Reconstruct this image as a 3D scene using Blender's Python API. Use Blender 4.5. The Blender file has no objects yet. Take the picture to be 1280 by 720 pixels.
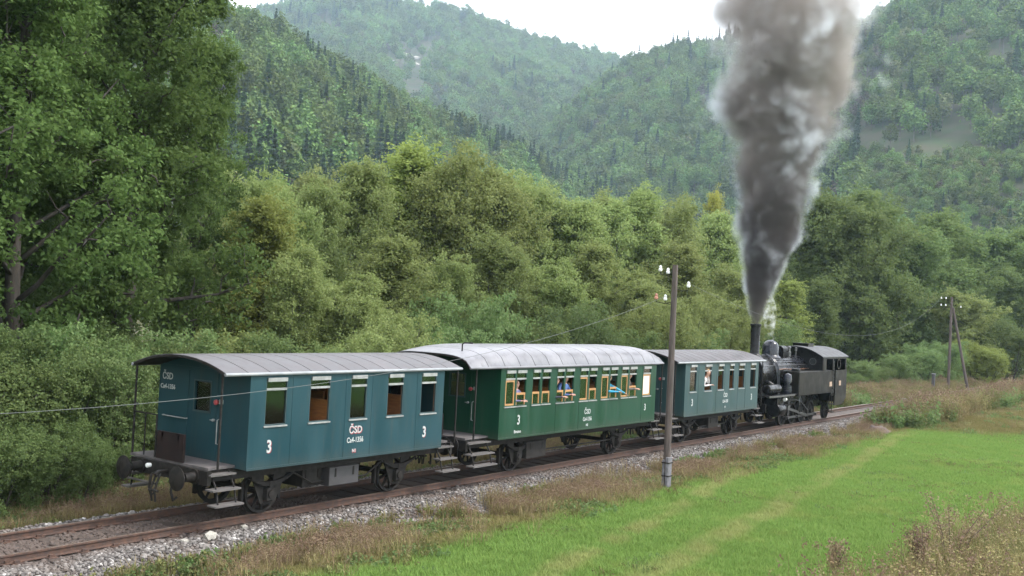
import bpy, bmesh, math, random
import numpy as np
from mathutils import Vector, Matrix
R_ = math.radians
scene = bpy.context.scene
COL = scene.collection

# ------------------------------------------------------------------ camera
F_PX, ROLL, PITCH, YAW = 1272.585, 2.928, 1.286, 35.683
CAM = np.array([-13.591, -17.549, 4.54])
_y, _p, _r = R_(YAW), R_(PITCH), R_(ROLL)
FW = np.array([math.cos(_y)*math.cos(_p), math.sin(_y)*math.cos(_p), math.sin(_p)])
RT0 = np.array([math.sin(_y), -math.cos(_y), 0.0]); UP0 = np.cross(RT0, FW)
RT = RT0*math.cos(_r)+UP0*math.sin(_r); UP = -RT0*math.sin(_r)+UP0*math.cos(_r)
cd = bpy.data.cameras.new('camera'); cam = bpy.data.objects.new('camera', cd); COL.objects.link(cam)
cd.sensor_width = 36.0; cd.lens = F_PX/1280*36.0; cd.clip_start = 0.1; cd.clip_end = 6000
M = Matrix.Identity(4)
for i in range(3):
    M[i][0] = RT[i]; M[i][1] = UP[i]; M[i][2] = -FW[i]; M[i][3] = CAM[i]
cam.matrix_world = M
scene.camera = cam

# ------------------------------------------------------------------ sky and sun
SUN_EL, SUN_AZ = 50.0, -55.0           # azimuth of the direction towards the sun, from +x
w = bpy.data.worlds.new('World'); scene.world = w; w.use_nodes = True
nt = w.node_tree; nt.nodes.clear()
out = nt.nodes.new('ShaderNodeOutputWorld'); bg = nt.nodes.new('ShaderNodeBackground')
sky = nt.nodes.new('ShaderNodeTexSky'); sky.sky_type = 'NISHITA'; sky.sun_disc = False
sky.sun_elevation = R_(SUN_EL); sky.sun_rotation = R_(90-SUN_AZ)
tc = nt.nodes.new('ShaderNodeTexCoord'); nz = nt.nodes.new('ShaderNodeTexNoise')
nz.inputs['Scale'].default_value = 2.2; nz.inputs['Detail'].default_value = 5
nt.links.new(tc.outputs['Generated'], nz.inputs['Vector'])
ramp = nt.nodes.new('ShaderNodeValToRGB')
ramp.color_ramp.elements[0].position = 0.3; ramp.color_ramp.elements[0].color = (7.4, 7.6, 7.9, 1)
ramp.color_ramp.elements[1].position = 0.7; ramp.color_ramp.elements[1].color = (9.6, 9.5, 9.4, 1)
nt.links.new(nz.outputs['Fac'], ramp.inputs['Fac'])
mx = nt.nodes.new('ShaderNodeMix'); mx.data_type = 'RGBA'; mx.inputs[0].default_value = 0.78
nt.links.new(sky.outputs['Color'], mx.inputs[6]); nt.links.new(ramp.outputs['Color'], mx.inputs[7])
nt.links.new(mx.outputs[2], bg.inputs['Color']); bg.inputs['Strength'].default_value = 0.14
nt.links.new(bg.outputs[0], out.inputs['Surface'])
sl = bpy.data.lights.new('sun', 'SUN'); sl.energy = 1.5; sl.angle = R_(14); sl.color = (1.0, 0.95, 0.88)
sun = bpy.data.objects.new('sun', sl); COL.objects.link(sun)
sd = Vector((math.cos(R_(SUN_EL))*math.cos(R_(SUN_AZ)), math.cos(R_(SUN_EL))*math.sin(R_(SUN_AZ)), math.sin(R_(SUN_EL))))
sun.rotation_euler = sd.to_track_quat('Z', 'Y').to_euler(); sun.location = (0, -30, 40)

vs = scene.view_settings
vs.view_transform = 'Standard'; vs.look = 'None'; vs.gamma = 1.0; vs.exposure = 1.75; vs.use_curve_mapping = False
scene.render.engine = 'CYCLES'
cy = scene.cycles
cy.use_denoising = True; cy.max_bounces = 8; cy.diffuse_bounces = 4; cy.glossy_bounces = 3
cy.transparent_max_bounces = 24; cy.transmission_bounces = 4; cy.volume_bounces = 3
cy.volume_step_rate = 1.0; cy.volume_max_steps = 256
cy.caustics_reflective = False; cy.caustics_refractive = False

HAZE = 0.00015                         # even density of the valley air
# ------------------------------------------------------------------ pixel -> place helpers (1280x720 photograph)
def ray(px, py): return FW + RT*(px-640)/F_PX + UP*(360-py)/F_PX
def onY(px, py, Y):
    d = ray(px, py); t = (Y-CAM[1])/d[1]; return CAM+d*t
def onZ(px, py, Z):
    d = ray(px, py); t = (Z-CAM[2])/d[2]; return CAM+d*t
def atD(px, py, D): return CAM+ray(px, py)*D
def pix(P):
    X = np.asarray(P)-CAM; q = X@FW
    return 640+F_PX*(X@RT)/q, 360-F_PX*(X@UP)/q, q

# ------------------------------------------------------------------ node helpers and materials
def new_mat(name):
    m = bpy.data.materials.new(name); m.use_nodes = True
    t = m.node_tree; t.nodes.clear()
    o = t.nodes.new('ShaderNodeOutputMaterial')
    return m, t, o
def N(t, typ, **kw):
    n = t.nodes.new(typ)
    for k, v in kw.items():
        if k.startswith('i_'):
            n.inputs[int(k[2:]) if k[2:].isdigit() else k[2:].replace('_', ' ')].default_value = v
        else: setattr(n, k, v)
    return n
def math_n(t, op, a, b=None, clamp=False):
    n = t.nodes.new('ShaderNodeMath'); n.operation = op; n.use_clamp = clamp
    for i, v in enumerate((a, b)):
        if v is None: continue
        if isinstance(v, (int, float)): n.inputs[i].default_value = v
        else: t.links.new(v, n.inputs[i])
    return n.outputs[0]
def mix_c(t, fac, a, b):
    n = t.nodes.new('ShaderNodeMix'); n.data_type = 'RGBA'
    for idx, v in ((0, fac), (6, a), (7, b)):
        if isinstance(v, (int, float)): n.inputs[idx].default_value = v
        elif isinstance(v, tuple): n.inputs[idx].default_value = (*v, 1)
        else: t.links.new(v, n.inputs[idx])
    return n.outputs[2]
def smooth(t, v, lo, hi):
    n = t.nodes.new('ShaderNodeMapRange'); n.interpolation_type = 'SMOOTHSTEP'
    n.inputs['From Min'].default_value = lo; n.inputs['From Max'].default_value = hi
    t.links.new(v, n.inputs['Value']); return n.outputs[0]
MATS = {}
def mat(name, col, col2=None, rough=0.6, metal=0.0, scale=6.0, bump=0.0, stretch=(1, 1, 1), detail=5, spec=0.4, bscale=None):
    if name in MATS: return MATS[name]
    spec = {'loco_black': .16, 'loco_tank': .10, 'loco_dome': .35, 'grimy_iron': .12, 'black_iron': .15, 'teal_paint': .22, 'teal_paint_pale': .22, 'green_paint': .22, 'rusty_plate': .1}.get(name, spec)
    m, t, o = new_mat(name)
    b = N(t, 'ShaderNodeBsdfPrincipled'); b.inputs['Roughness'].default_value = rough
    b.inputs['Metallic'].default_value = metal; b.inputs['Specular IOR Level'].default_value = spec
    tc = N(t, 'ShaderNodeTexCoord'); mp = N(t, 'ShaderNodeMapping'); mp.inputs['Scale'].default_value = stretch
    t.links.new(tc.outputs['Object'], mp.inputs['Vector'])
    n1 = N(t, 'ShaderNodeTexNoise'); n1.inputs['Scale'].default_value = scale; n1.inputs['Detail'].default_value = detail
    t.links.new(mp.outputs[0], n1.inputs['Vector'])
    if col2 is None: col2 = tuple(c*0.75 for c in col)
    f = smooth(t, n1.outputs['Fac'], 0.35, 0.68)
    cc = mix_c(t, f, col2, col)
    if name in ('teal_paint', 'teal_paint_pale', 'green_paint', 'roof_grey', 'roof_silver', 'loco_tank'):     # dust streaks, splashes low on the body, odd panels
        m3 = N(t, 'ShaderNodeMapping'); m3.inputs['Scale'].default_value = (2.5, 2.5, .22); t.links.new(tc.outputs['Object'], m3.inputs['Vector'])
        n3 = N(t, 'ShaderNodeTexNoise'); n3.inputs['Scale'].default_value = 3.2; n3.inputs['Detail'].default_value = 7; n3.inputs['Roughness'].default_value = .62; t.links.new(m3.outputs[0], n3.inputs['Vector'])
        sp = N(t, 'ShaderNodeSeparateXYZ'); t.links.new(tc.outputs['Object'], sp.inputs[0])
        lowf = smooth(t, math_n(t, 'ADD', sp.outputs[2], math_n(t, 'MULTIPLY', n3.outputs['Fac'], .5)), 1.62, 1.28)
        roofy = name.startswith('roof')
        fac = math_n(t, 'MULTIPLY', smooth(t, n3.outputs['Fac'], .50, .78), .5 if roofy else .30)
        if not roofy: fac = math_n(t, 'MAXIMUM', fac, math_n(t, 'MULTIPLY', lowf, .32))
        cc = mix_c(t, fac, cc, (.030, .028, .028) if roofy else (.060, .055, .045))
        oi = N(t, 'ShaderNodeObjectInfo'); hv = N(t, 'ShaderNodeHueSaturation'); t.links.new(cc, hv.inputs['Color'])
        t.links.new(math_n(t, 'ADD', math_n(t, 'MULTIPLY', oi.outputs['Random'], .22 if roofy else .06), .88 if roofy else .97), hv.inputs['Value']); cc = hv.outputs[0]
    t.links.new(cc, b.inputs['Base Color'])
    t.links.new(math_n(t, 'ADD', math_n(t, 'MULTIPLY', f, 0.18), rough-0.09, True), b.inputs['Roughness'])
    if bump:
        n2 = N(t, 'ShaderNodeTexNoise'); n2.inputs['Scale'].default_value = bscale or scale*5; n2.inputs['Detail'].default_value = 4
        t.links.new(mp.outputs[0], n2.inputs['Vector'])
        bp = N(t, 'ShaderNodeBump'); bp.inputs['Strength'].default_value = bump; bp.inputs['Distance'].default_value = 0.02
        t.links.new(n2.outputs['Fac'], bp.inputs['Height']); t.links.new(bp.outputs[0], b.inputs['Normal'])
    t.links.new(b.outputs[0], o.inputs['Surface'])
    MATS[name] = m; return m

mat('teal_paint', (0.0135, 0.047, 0.058), (0.0095, 0.037, 0.047), 0.42, scale=1.3, stretch=(1.5, 1.5, .35), bump=.05, bscale=3)
mat('teal_paint_pale', (0.028, 0.056, 0.058), (0.020, 0.046, 0.048), 0.45, scale=1.3, stretch=(1.5, 1.5, .35), bump=.05, bscale=3)
mat('green_paint', (0.0085, 0.046, 0.025), (0.006, 0.037, 0.020), 0.38, scale=1.3, stretch=(1.5, 1.5, .35), bump=.05, bscale=3)
mat('roof_grey', (0.092, 0.085, 0.090), (0.060, 0.056, 0.060), 0.55, scale=2.2, bump=.1)
mat('roof_edge', (0.25, 0.26, 0.27), (0.18, 0.19, 0.20), 0.45, scale=4)
mat('roof_silver', (0.175, 0.173, 0.188), (0.130, 0.128, 0.140), 0.42, scale=1.8, bump=.08)
mat('black_iron', (0.012, 0.011, 0.011), (0.022, 0.019, 0.017), 0.6, scale=9, bump=.12)
mat('grimy_iron', (0.032, 0.029, 0.027), (0.018, 0.016, 0.015), 0.75, scale=7, bump=.2)
mat('box_grey', (0.055, 0.052, 0.054), (0.038, 0.036, 0.038), 0.6, scale=5)
mat('loco_black', (0.0055, 0.0055, 0.0065), (0.009, 0.0085, 0.009), 0.30, scale=4, bump=.05)
mat('loco_tank', (0.0070, 0.0066, 0.0058), (0.0100, 0.0092, 0.0078), 0.42, scale=1.6, bump=.08)
mat('loco_dome', (0.022, 0.024, 0.034), (0.013, 0.014, 0.02), 0.25, scale=4)
mat('cab_roof', (0.040, 0.040, 0.044), (0.026, 0.026, 0.028), 0.55, scale=3)
mat('steel', (0.16, 0.16, 0.165), (0.08, 0.075, 0.075), 0.4, 0.85, scale=12)
mat('copper_pipe', (0.30, 0.16, 0.10), (0.15, 0.09, 0.06), 0.4, 0.8, scale=12)
mat('rusty_plate', (0.026, 0.018, 0.017), (0.017, 0.012, 0.012), 0.7, scale=6, bump=.15)
mat('rail_rust', (0.085, 0.046, 0.032), (0.048, 0.029, 0.023), 0.8, scale=9, bump=.2)
mat('rail_head', (0.22, 0.17, 0.14), (0.12, 0.085, 0.07), 0.45, 0.5, scale=14)
mat('sleeper_wood', (0.070, 0.050, 0.040), (0.040, 0.030, 0.026), 0.85, scale=5, stretch=(6, 1, 6), bump=.4)
mat('board_wood', (0.115, 0.105, 0.10), (0.070, 0.064, 0.062), 0.8, scale=6, stretch=(1, 7, 7), bump=.3)
mat('platform_floor', (0.12, 0.105, 0.105), (0.07, 0.064, 0.064), 0.75, scale=6)
mat('seat_wood', (0.33, 0.145, 0.045), (0.24, 0.10, 0.032), 0.5, scale=4, stretch=(1, 1, 6))
mat('frame_wood', (0.40, 0.215, 0.085), (0.31, 0.155, 0.06), 0.5, scale=5, stretch=(1, 1, 4))
mat('inner_panel', (0.26, 0.12, 0.05), (0.19, 0.088, 0.038), 0.6, scale=4)
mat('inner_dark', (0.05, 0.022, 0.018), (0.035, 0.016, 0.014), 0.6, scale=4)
mat('ceiling_cream', (0.42, 0.36, 0.26), None, 0.6, scale=3)
mat('white_paint', (0.44, 0.45, 0.445), (0.33, 0.34, 0.335), 0.5, scale=20)
mat('shadow_red', (0.30, 0.04, 0.05), None, 0.5, scale=20)
mat('sill_metal', (0.27, 0.275, 0.27), (0.19, 0.195, 0.19), 0.5, scale=9)
mat('frame_teal_dark', (0.030, 0.055, 0.060), None, 0.5, scale=9)
mat('red_lamp', (0.34, 0.06, 0.065), None, 0.3, scale=12)
mat('blind_white', (0.60, 0.60, 0.585), (0.52, 0.52, 0.505), 0.7, scale=5)
mat('pole_wood', (0.095, 0.074, 0.066), (0.050, 0.040, 0.036), 0.85, scale=3, stretch=(6, 6, .5), bump=.4)
mat('pole_concrete', (0.15, 0.145, 0.155), (0.10, 0.097, 0.104), 0.85, scale=8, bump=.3)
mat('porcelain', (0.82, 0.82, 0.80), None, 0.15, scale=5)
mat('porcelain_brown', (0.48, 0.22, 0.15), None, 0.2, scale=5)
mat('wire', (0.115, 0.12, 0.12), None, 0.5, 0.3, scale=5)
mat('bark', (0.060, 0.050, 0.042), (0.032, 0.027, 0.023), 0.9, scale=3, stretch=(3, 3, .7), bump=.6)
mat('bark_pale', (0.115, 0.105, 0.092), (0.065, 0.058, 0.050), 0.9, scale=3, stretch=(3, 3, .7), bump=.5)
mat('soil', (0.110, 0.078, 0.062), (0.070, 0.050, 0.042), 0.95, scale=4, bump=.6)
mat('pale_stone', (0.34, 0.32, 0.285), (0.25, 0.235, 0.205), 0.85, scale=6, bump=.4)
mat('brass_plate', (0.34, 0.24, 0.17), (0.26, 0.18, 0.13), 0.5, 0.2, scale=9)
for nm, c in (('skin', (0.55, 0.32, 0.24)), ('hair_brown', (0.06, 0.035, 0.022)), ('hair_grey', (0.34, 0.31, 0.28)), ('hair_fair', (0.36, 0.22, 0.10)),
              ('cloth_violet', (0.20, 0.19, 0.33)), ('cloth_navy', (0.022, 0.026, 0.042)), ('cloth_blue', (0.09, 0.16, 0.38)),
              ('cloth_cyan', (0.035, 0.30, 0.48)), ('cloth_grey', (0.13, 0.11, 0.10)), ('cloth_white', (0.72, 0.66, 0.65)),
              ('cloth_dark', (0.02, 0.02, 0.03)), ('cloth_pale_blue', (0.40, 0.58, 0.66)), ('eye_dark', (0.02, 0.015, 0.012)), ('lip', (0.36, 0.13, 0.11))):
    mat(nm, c, None, 0.7, scale=9)

m, t, o = new_mat('window_glass')
gl = N(t, 'ShaderNodeBsdfGlossy'); gl.inputs['Roughness'].default_value = 0.03; gl.inputs['Color'].default_value = (.9, .95, .95, 1)
tr = N(t, 'ShaderNodeBsdfTransparent'); tr.inputs['Color'].default_value = (.86, .9, .87, 1)
fr = N(t, 'ShaderNodeFresnel'); fr.inputs['IOR'].default_value = 1.55
ms = N(t, 'ShaderNodeMixShader'); t.links.new(math_n(t, 'MULTIPLY', fr.outputs[0], 1.35, True), ms.inputs[0])
t.links.new(tr.outputs[0], ms.inputs[1]); t.links.new(gl.outputs[0], ms.inputs[2]); t.links.new(ms.outputs[0], o.inputs['Surface'])
MATS['window_glass'] = m

# ------------------------------------------------------------------ mesh builder
class MB:
    def __init__(s): s.v = []; s.f = []; s.m = []; s.mats = []
    def mi(s, m):
        m = MATS[m] if isinstance(m, str) else m
        if m not in s.mats: s.mats.append(m)
        return s.mats.index(m)
    def add(s, vs, fs, m):
        k = len(s.v); i = s.mi(m)
        s.v.extend([tuple(map(float, q)) for q in vs])
        for f in fs: s.f.append(tuple(a+k for a in f)); s.m.append(i)
        return s
    def box(s, x0, x1, y0, y1, z0, z1, m):
        vs = [(x, y, z) for x in (x0, x1) for y in (y0, y1) for z in (z0, z1)]
        return s.add(vs, [(0, 1, 3, 2), (4, 6, 7, 5), (0, 4, 5, 1), (2, 3, 7, 6), (0, 2, 6, 4), (1, 5, 7, 3)], m)
    def tube(s, pts, r, m, n=8, caps=True):
        pts = [np.array(p, float) for p in pts]; rs = r if isinstance(r, (list, tuple, np.ndarray)) else [r]*len(pts)
        vs = []; pu = None
        for i, p in enumerate(pts):
            d = pts[min(i+1, len(pts)-1)]-pts[max(i-1, 0)]; d = d/(np.linalg.norm(d)+1e-12)
            if pu is None:
                a = np.array([0, 0, 1.]) if abs(d[2]) < .9 else np.array([1., 0, 0]); u = np.cross(d, a)
            else: u = pu-d*(pu@d)
            u = u/(np.linalg.norm(u)+1e-12); pu = u; q = np.cross(d, u)
            for k in range(n):
                a = 2*math.pi*k/n; vs.append(p+(u*math.cos(a)+q*math.sin(a))*rs[i])
        fs = []
        for i in range(len(pts)-1):
            for k in range(n):
                a, b = i*n+k, i*n+(k+1) % n
                fs.append((a, b, b+n, a+n))
        if caps:
            fs.append(tuple(reversed(range(n)))); fs.append(tuple(range((len(pts)-1)*n, len(pts)*n)))
        return s.add(vs, fs, m)
    def lathe(s, c, axis, prof, m, n=20, cap=True):
        """prof = [(offset along axis, radius)]; axis 'x','y','z' or vector"""
        ax = {'x': (1, 0, 0), 'y': (0, 1, 0), 'z': (0, 0, 1), '-x': (-1, 0, 0), '-y': (0, -1, 0)}.get(axis, axis)
        d = np.array(ax, float); d /= np.linalg.norm(d); a = np.array([0, 0, 1.]) if abs(d[2]) < .9 else np.array([1., 0, 0])
        u = np.cross(d, a); u /= np.linalg.norm(u); q = np.cross(d, u); c = np.array(c, float)
        vs = []; fs = []
        for (h, r) in prof:
            for k in range(n):
                an = 2*math.pi*k/n; vs.append(c+d*h+(u*math.cos(an)+q*math.sin(an))*max(r, 1e-4))
        for i in range(len(prof)-1):
            for k in range(n):
                a, b = i*n+k, i*n+(k+1) % n; fs.append((a, b, b+n, a+n))
        if cap:
            fs.append(tuple(reversed(range(n)))); fs.append(tuple(range((len(prof)-1)*n, len(prof)*n)))
        return s.add(vs, fs, m)
    def prism(s, poly, axis, a0, a1, m):
        """poly = 2D points in the two other axes, extruded along axis"""
        n = len(poly)
        def P(q, a): return {'x': (a, q[0], q[1]), 'y': (q[0], a, q[1]), 'z': (q[0], q[1], a)}[axis]
        vs = [P(q, a0) for q in poly]+[P(q, a1) for q in poly]
        fs = [tuple(reversed(range(n))), tuple(range(n, 2*n))]+[(i, (i+1) % n, (i+1) % n+n, i+n) for i in range(n)]
        return s.add(vs, fs, m)
    def build(s, name, parent=None, smooth=False, bevel=0.0, loc=None, fix=True):
        me = bpy.data.meshes.new(name); me.from_pydata(s.v, [], s.f); me.validate()
        for mm in s.mats: me.materials.append(mm)
        if len(me.polygons) == len(s.m): me.polygons.foreach_set('material_index', s.m)
        if fix:
            b = bmesh.new(); b.from_mesh(me); bmesh.ops.recalc_face_normals(b, faces=b.faces)
            if bevel: bmesh.ops.bevel(b, geom=list(b.edges), offset=bevel, segments=1, affect='EDGES', clamp_overlap=True)
            b.to_mesh(me); b.free()
        if smooth:
            me.polygons.foreach_set('use_smooth', [True]*len(me.polygons)); me.set_sharp_from_angle(angle=R_(38))
        return obj(name, me, parent, loc)
def obj(name, me, parent=None, loc=None):
    o = bpy.data.objects.new(name, me); COL.objects.link(o)
    if parent is not None: o.parent = parent
    if loc is not None: o.location = loc
    return o
def tag(o, label=None, cat=None, group=None, kind=None):
    if label: o['label'] = label
    if cat: o['category'] = cat
    if group: o['group'] = group
    if kind: o['kind'] = kind
    return o
def empty(name, loc, label=None, cat=None, group=None, kind=None):
    o = bpy.data.objects.new(name, None); COL.objects.link(o); o.location = loc; o.empty_display_size = .2
    return tag(o, label, cat, group, kind)
def text_part(name, body, size, place, parent, material, xs=1.0, bold=.004):
    """place(u, v, h) -> local point, u right, v up, h off the surface"""
    cu = bpy.data.curves.new('t', 'FONT'); cu.body = body; cu.size = size; cu.align_x = 'CENTER'; cu.align_y = 'CENTER'
    cu.offset = bold; cu.extrude = 0.0015; cu.resolution_u = 3
    to = bpy.data.objects.new('t', cu); COL.objects.link(to)
    dg = bpy.context.evaluated_depsgraph_get(); me = bpy.data.meshes.new_from_object(to.evaluated_get(dg))
    bpy.data.objects.remove(to); bpy.data.curves.remove(cu)
    co = np.empty(len(me.vertices)*3); me.vertices.foreach_get('co', co); co = co.reshape(-1, 3)
    q = np.array([place(a*xs, b, c) for a, b, c in co]); me.vertices.foreach_set('co', q.ravel())
    me.materials.clear(); me.materials.append(MATS[material]); me.update()
    return obj(name, me, parent)

# ------------------------------------------------------------------ scatter by geometry nodes (only for what nobody could count)
PROTO = {}
def proto(name, me):
    o = bpy.data.objects.new(name, me); return o
def scatter(name, pts, sc, rz, idx, protos, label, cat, tilt=None):
    pts = np.asarray(pts, float); n = len(pts)
    protos = sorted(enumerate(protos), key=lambda e: e[1].name); order = {old: new for new, (old, _) in enumerate(protos)}
    c = bpy.data.collections.new(name+'_kinds')
    for _, p in protos: c.objects.link(p)
    me = bpy.data.meshes.new(name); me.vertices.add(n); me.vertices.foreach_set('co', pts.ravel())
    rot = np.zeros((n, 3)); rot[:, 2] = rz
    if tilt is not None: rot[:, :2] = tilt
    for an, ty, d in (('sc', 'FLOAT', sc), ('kind_index', 'INT', np.array([order[int(i)] for i in idx])), ('rot', 'FLOAT_VECTOR', rot)):
        a = me.attributes.new(an, ty, 'POINT')
        a.data.foreach_set('vector' if ty == 'FLOAT_VECTOR' else 'value', np.ascontiguousarray(d, dtype=np.int32 if ty == 'INT' else np.float32).ravel())
    o = obj(name, me); tag(o, label, cat, kind='stuff')
    g = bpy.data.node_groups.new(name, 'GeometryNodeTree')
    g.interface.new_socket('Geometry', in_out='INPUT', socket_type='NodeSocketGeometry')
    g.interface.new_socket('Geometry', in_out='OUTPUT', socket_type='NodeSocketGeometry')
    gi = g.nodes.new('NodeGroupInput'); go = g.nodes.new('NodeGroupOutput'); ip = g.nodes.new('GeometryNodeInstanceOnPoints')
    ci = g.nodes.new('GeometryNodeCollectionInfo'); ci.inputs['Collection'].default_value = c
    ci.inputs['Separate Children'].default_value = True; ci.inputs['Reset Children'].default_value = True
    def att(nm, ty):
        a = g.nodes.new('GeometryNodeInputNamedAttribute'); a.data_type = ty; a.inputs['Name'].default_value = nm; return a.outputs[0]
    ip.inputs['Pick Instance'].default_value = True
    L = g.links.new
    L(gi.outputs[0], ip.inputs['Points']); L(ci.outputs[0], ip.inputs['Instance'])
    L(att('kind_index', 'INT'), ip.inputs['Instance Index']); L(att('rot', 'FLOAT_VECTOR'), ip.inputs['Rotation']); L(att('sc', 'FLOAT'), ip.inputs['Scale'])
    L(ip.outputs[0], go.inputs[0])
    md = o.modifiers.new('scatter', 'NODES'); md.node_group = g
    return o

# ------------------------------------------------------------------ ground
def sstep(v, a, b):
    q = np.clip((v-a)/(b-a), 0, 1); return q*q*(3-2*q)
def vnoise(x, y, s, seed=0):
    """cheap smooth value noise on arrays"""
    x = np.asarray(x, float)/s; y = np.asarray(y, float)/s
    xi = np.floor(x).astype(int); yi = np.floor(y).astype(int); xf = x-xi; yf = y-yi
    def h(a, b):
        n = (a*374761393+b*668265263+seed*974711) & 0x7fffffff
        n = ((n ^ (n >> 13))*1274126177) & 0x7fffffff
        return ((n ^ (n >> 16)) & 0xffff)/65535.0
    u = xf*xf*(3-2*xf); v = yf*yf*(3-2*yf)
    return (h(xi, yi)*(1-u)+h(xi+1, yi)*u)*(1-v)+(h(xi, yi+1)*(1-u)+h(xi+1, yi+1)*u)*v-.5
def ground_z(x, y):
    x = np.asarray(x, float); y = np.asarray(y, float)
    z = np.full(np.broadcast(x, y).shape, -.42)
    a = np.abs(y)
    z = np.where(a < 3.6, -.56+.0*a, z)
    z = np.where((a >= 2.6), -.56+.22*sstep(a, 2.6, 4.6), z)
    z = z-.12*sstep(-y, 5, 10)
    dc = np.hypot(x-CAM[0], y-CAM[1]); z = z+3.3*sstep(-dc, -13, -1)
    z = z+.10*vnoise(x, y, 4, 1)*sstep(a, 3, 6)+.05*vnoise(x, y, 1.3, 2)*sstep(a, 3, 5)
    return z
def axis_samples(lo, a, b, hi, step, grow=1.16):
    c = list(np.arange(a, b+1e-6, step)); s = step; q = b
    while q < hi: s *= grow; q += s; c.append(q)
    s = step; q = a; pre = []
    while q > lo: s *= grow; q -= s; pre.append(q)
    return np.array(pre[::-1]+c)
gx = axis_samples(-500, -14, 60, 2200, .55); gy = axis_samples(-900, -20, 14, 2200, .45)
X, Y = np.meshgrid(gx, gy, indexing='ij'); Z = ground_z(X, Y)
nx, ny = len(gx), len(gy)
ii = (np.arange(nx-1)[:, None]*ny+np.arange(ny-1)[None, :]).ravel()
faces = np.stack([ii, ii+ny, ii+ny+1, ii+1], 1)
def grid_obj(name, V, Fq, material, smooth_=True):
    me = bpy.data.meshes.new(name); me.from_pydata(V.tolist(), [], Fq.tolist()); me.materials.append(material)
    me.polygons.foreach_set('use_smooth', [smooth_]*len(me.polygons)); me.update(); return obj(name, me)

TA, TB = onZ(862, 702, -.5), onZ(1092, 572, -.5)          # old wheel track across the meadow
TC_, TD = onZ(735, 708, -.5), onZ(905, 612, -.5)
def zones(t):
    """sockets (dry 0..1, bare 0..1, wood 0..1) by real position"""
    g = N(t, 'ShaderNodeNewGeometry'); sp = N(t, 'ShaderNodeSeparateXYZ'); t.links.new(g.outputs['Position'], sp.inputs[0])
    nz = N(t, 'ShaderNodeTexNoise'); nz.inputs['Scale'].default_value = .9; nz.inputs['Detail'].default_value = 4
    t.links.new(g.outputs['Position'], nz.inputs['Vector'])
    nb = N(t, 'ShaderNodeTexNoise'); nb.inputs['Scale'].default_value = .22; nb.inputs['Detail'].default_value = 3
    t.links.new(g.outputs['Position'], nb.inputs['Vector'])
    x, y = sp.outputs[0], sp.outputs[1]
    n0 = math_n(t, 'SUBTRACT', nz.outputs['Fac'], .5); nb0 = math_n(t, 'SUBTRACT', nb.outputs['Fac'], .5)
    yy = math_n(t, 'ADD', y, math_n(t, 'ADD', math_n(t, 'MULTIPLY', n0, 1.6), math_n(t, 'MULTIPLY', nb0, 1.2)))
    verge = smooth(t, yy, -5.0, -3.9)
    D = math_n(t, 'ADD', math_n(t, 'SUBTRACT', x, 37.0), math_n(t, 'MULTIPLY', math_n(t, 'ADD', yy, 4.0), 1.1))
    far = smooth(t, D, -1.0, 3.0)
    def strip(A, B, wd):
        d = B[:2]-A[:2]; n = np.array([-d[1], d[0]])/np.linalg.norm(d)
        q = math_n(t, 'ADD', math_n(t, 'MULTIPLY', math_n(t, 'SUBTRACT', x, float(A[0])), float(n[0])), math_n(t, 'MULTIPLY', math_n(t, 'SUBTRACT', y, float(A[1])), float(n[1])))
        q = math_n(t, 'ABSOLUTE', math_n(t, 'ADD', q, math_n(t, 'MULTIPLY', nb0, 1.0)))
        return math_n(t, 'SUBTRACT', 1.0, smooth(t, q, wd*.3, wd))
    tracks = math_n(t, 'MULTIPLY', math_n(t, 'MAXIMUM', strip(TA, TB, .48), strip(TC_, TD, .45)), math_n(t, 'MULTIPLY', smooth(t, nz.outputs['Fac'], .32, .58), .75))
    patch = math_n(t, 'MULTIPLY', smooth(t, nb.outputs['Fac'], .58, .75), .22)
    near = smooth(t, math_n(t, 'SUBTRACT', math_n(t, 'MULTIPLY', x, .42), math_n(t, 'MULTIPLY', yy, -1.0)), -6.0, -9.5)   # dry growth in the near corner
    dry = math_n(t, 'MAXIMUM', math_n(t, 'MAXIMUM', verge, far), patch)
    bare = math_n(t, 'MULTIPLY', math_n(t, 'MULTIPLY', far, math_n(t, 'SUBTRACT', 1.0, smooth(t, D, 16.0, 26.0))), math_n(t, 'MULTIPLY', smooth(t, D, 2.0, 6.0), smooth(t, nz.outputs['Fac'], .36, .48)))
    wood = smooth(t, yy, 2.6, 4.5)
    return dry, bare, wood, nz.outputs['Fac'], tracks
m, t, o = new_mat('ground_cover')
b = N(t, 'ShaderNodeBsdfPrincipled'); b.inputs['Roughness'].default_value = .95; b.inputs['Specular IOR Level'].default_value = .1
dry, bare, wood, nf, nb = zones(t)
c = mix_c(t, smooth(t, nf, .35, .65), (.070, .150, .028), (.105, .190, .042))
c = mix_c(t, nb, c, (.20, .215, .085)); c = mix_c(t, dry, c, mix_c(t, smooth(t, nf, .4, .6), (.120, .100, .052), (.090, .098, .036)))
c = mix_c(t, bare, c, (.27, .21, .15))
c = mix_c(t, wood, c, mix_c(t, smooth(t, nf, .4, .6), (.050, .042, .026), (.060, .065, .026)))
t.links.new(c, b.inputs['Base Color'])
bp = N(t, 'ShaderNodeBump'); bp.inputs['Strength'].default_value = .6; bp.inputs['Distance'].default_value = .08
nn = N(t, 'ShaderNodeTexNoise'); nn.inputs['Scale'].default_value = 9; nn.inputs['Detail'].default_value = 5
tg = N(t, 'ShaderNodeNewGeometry'); t.links.new(tg.outputs['Position'], nn.inputs['Vector'])
t.links.new(nn.outputs['Fac'], bp.inputs['Height']); t.links.new(bp.outputs[0], b.inputs['Normal']); t.links.new(b.outputs[0], o.inputs['Surface'])
MATS['ground_cover'] = m
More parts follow.
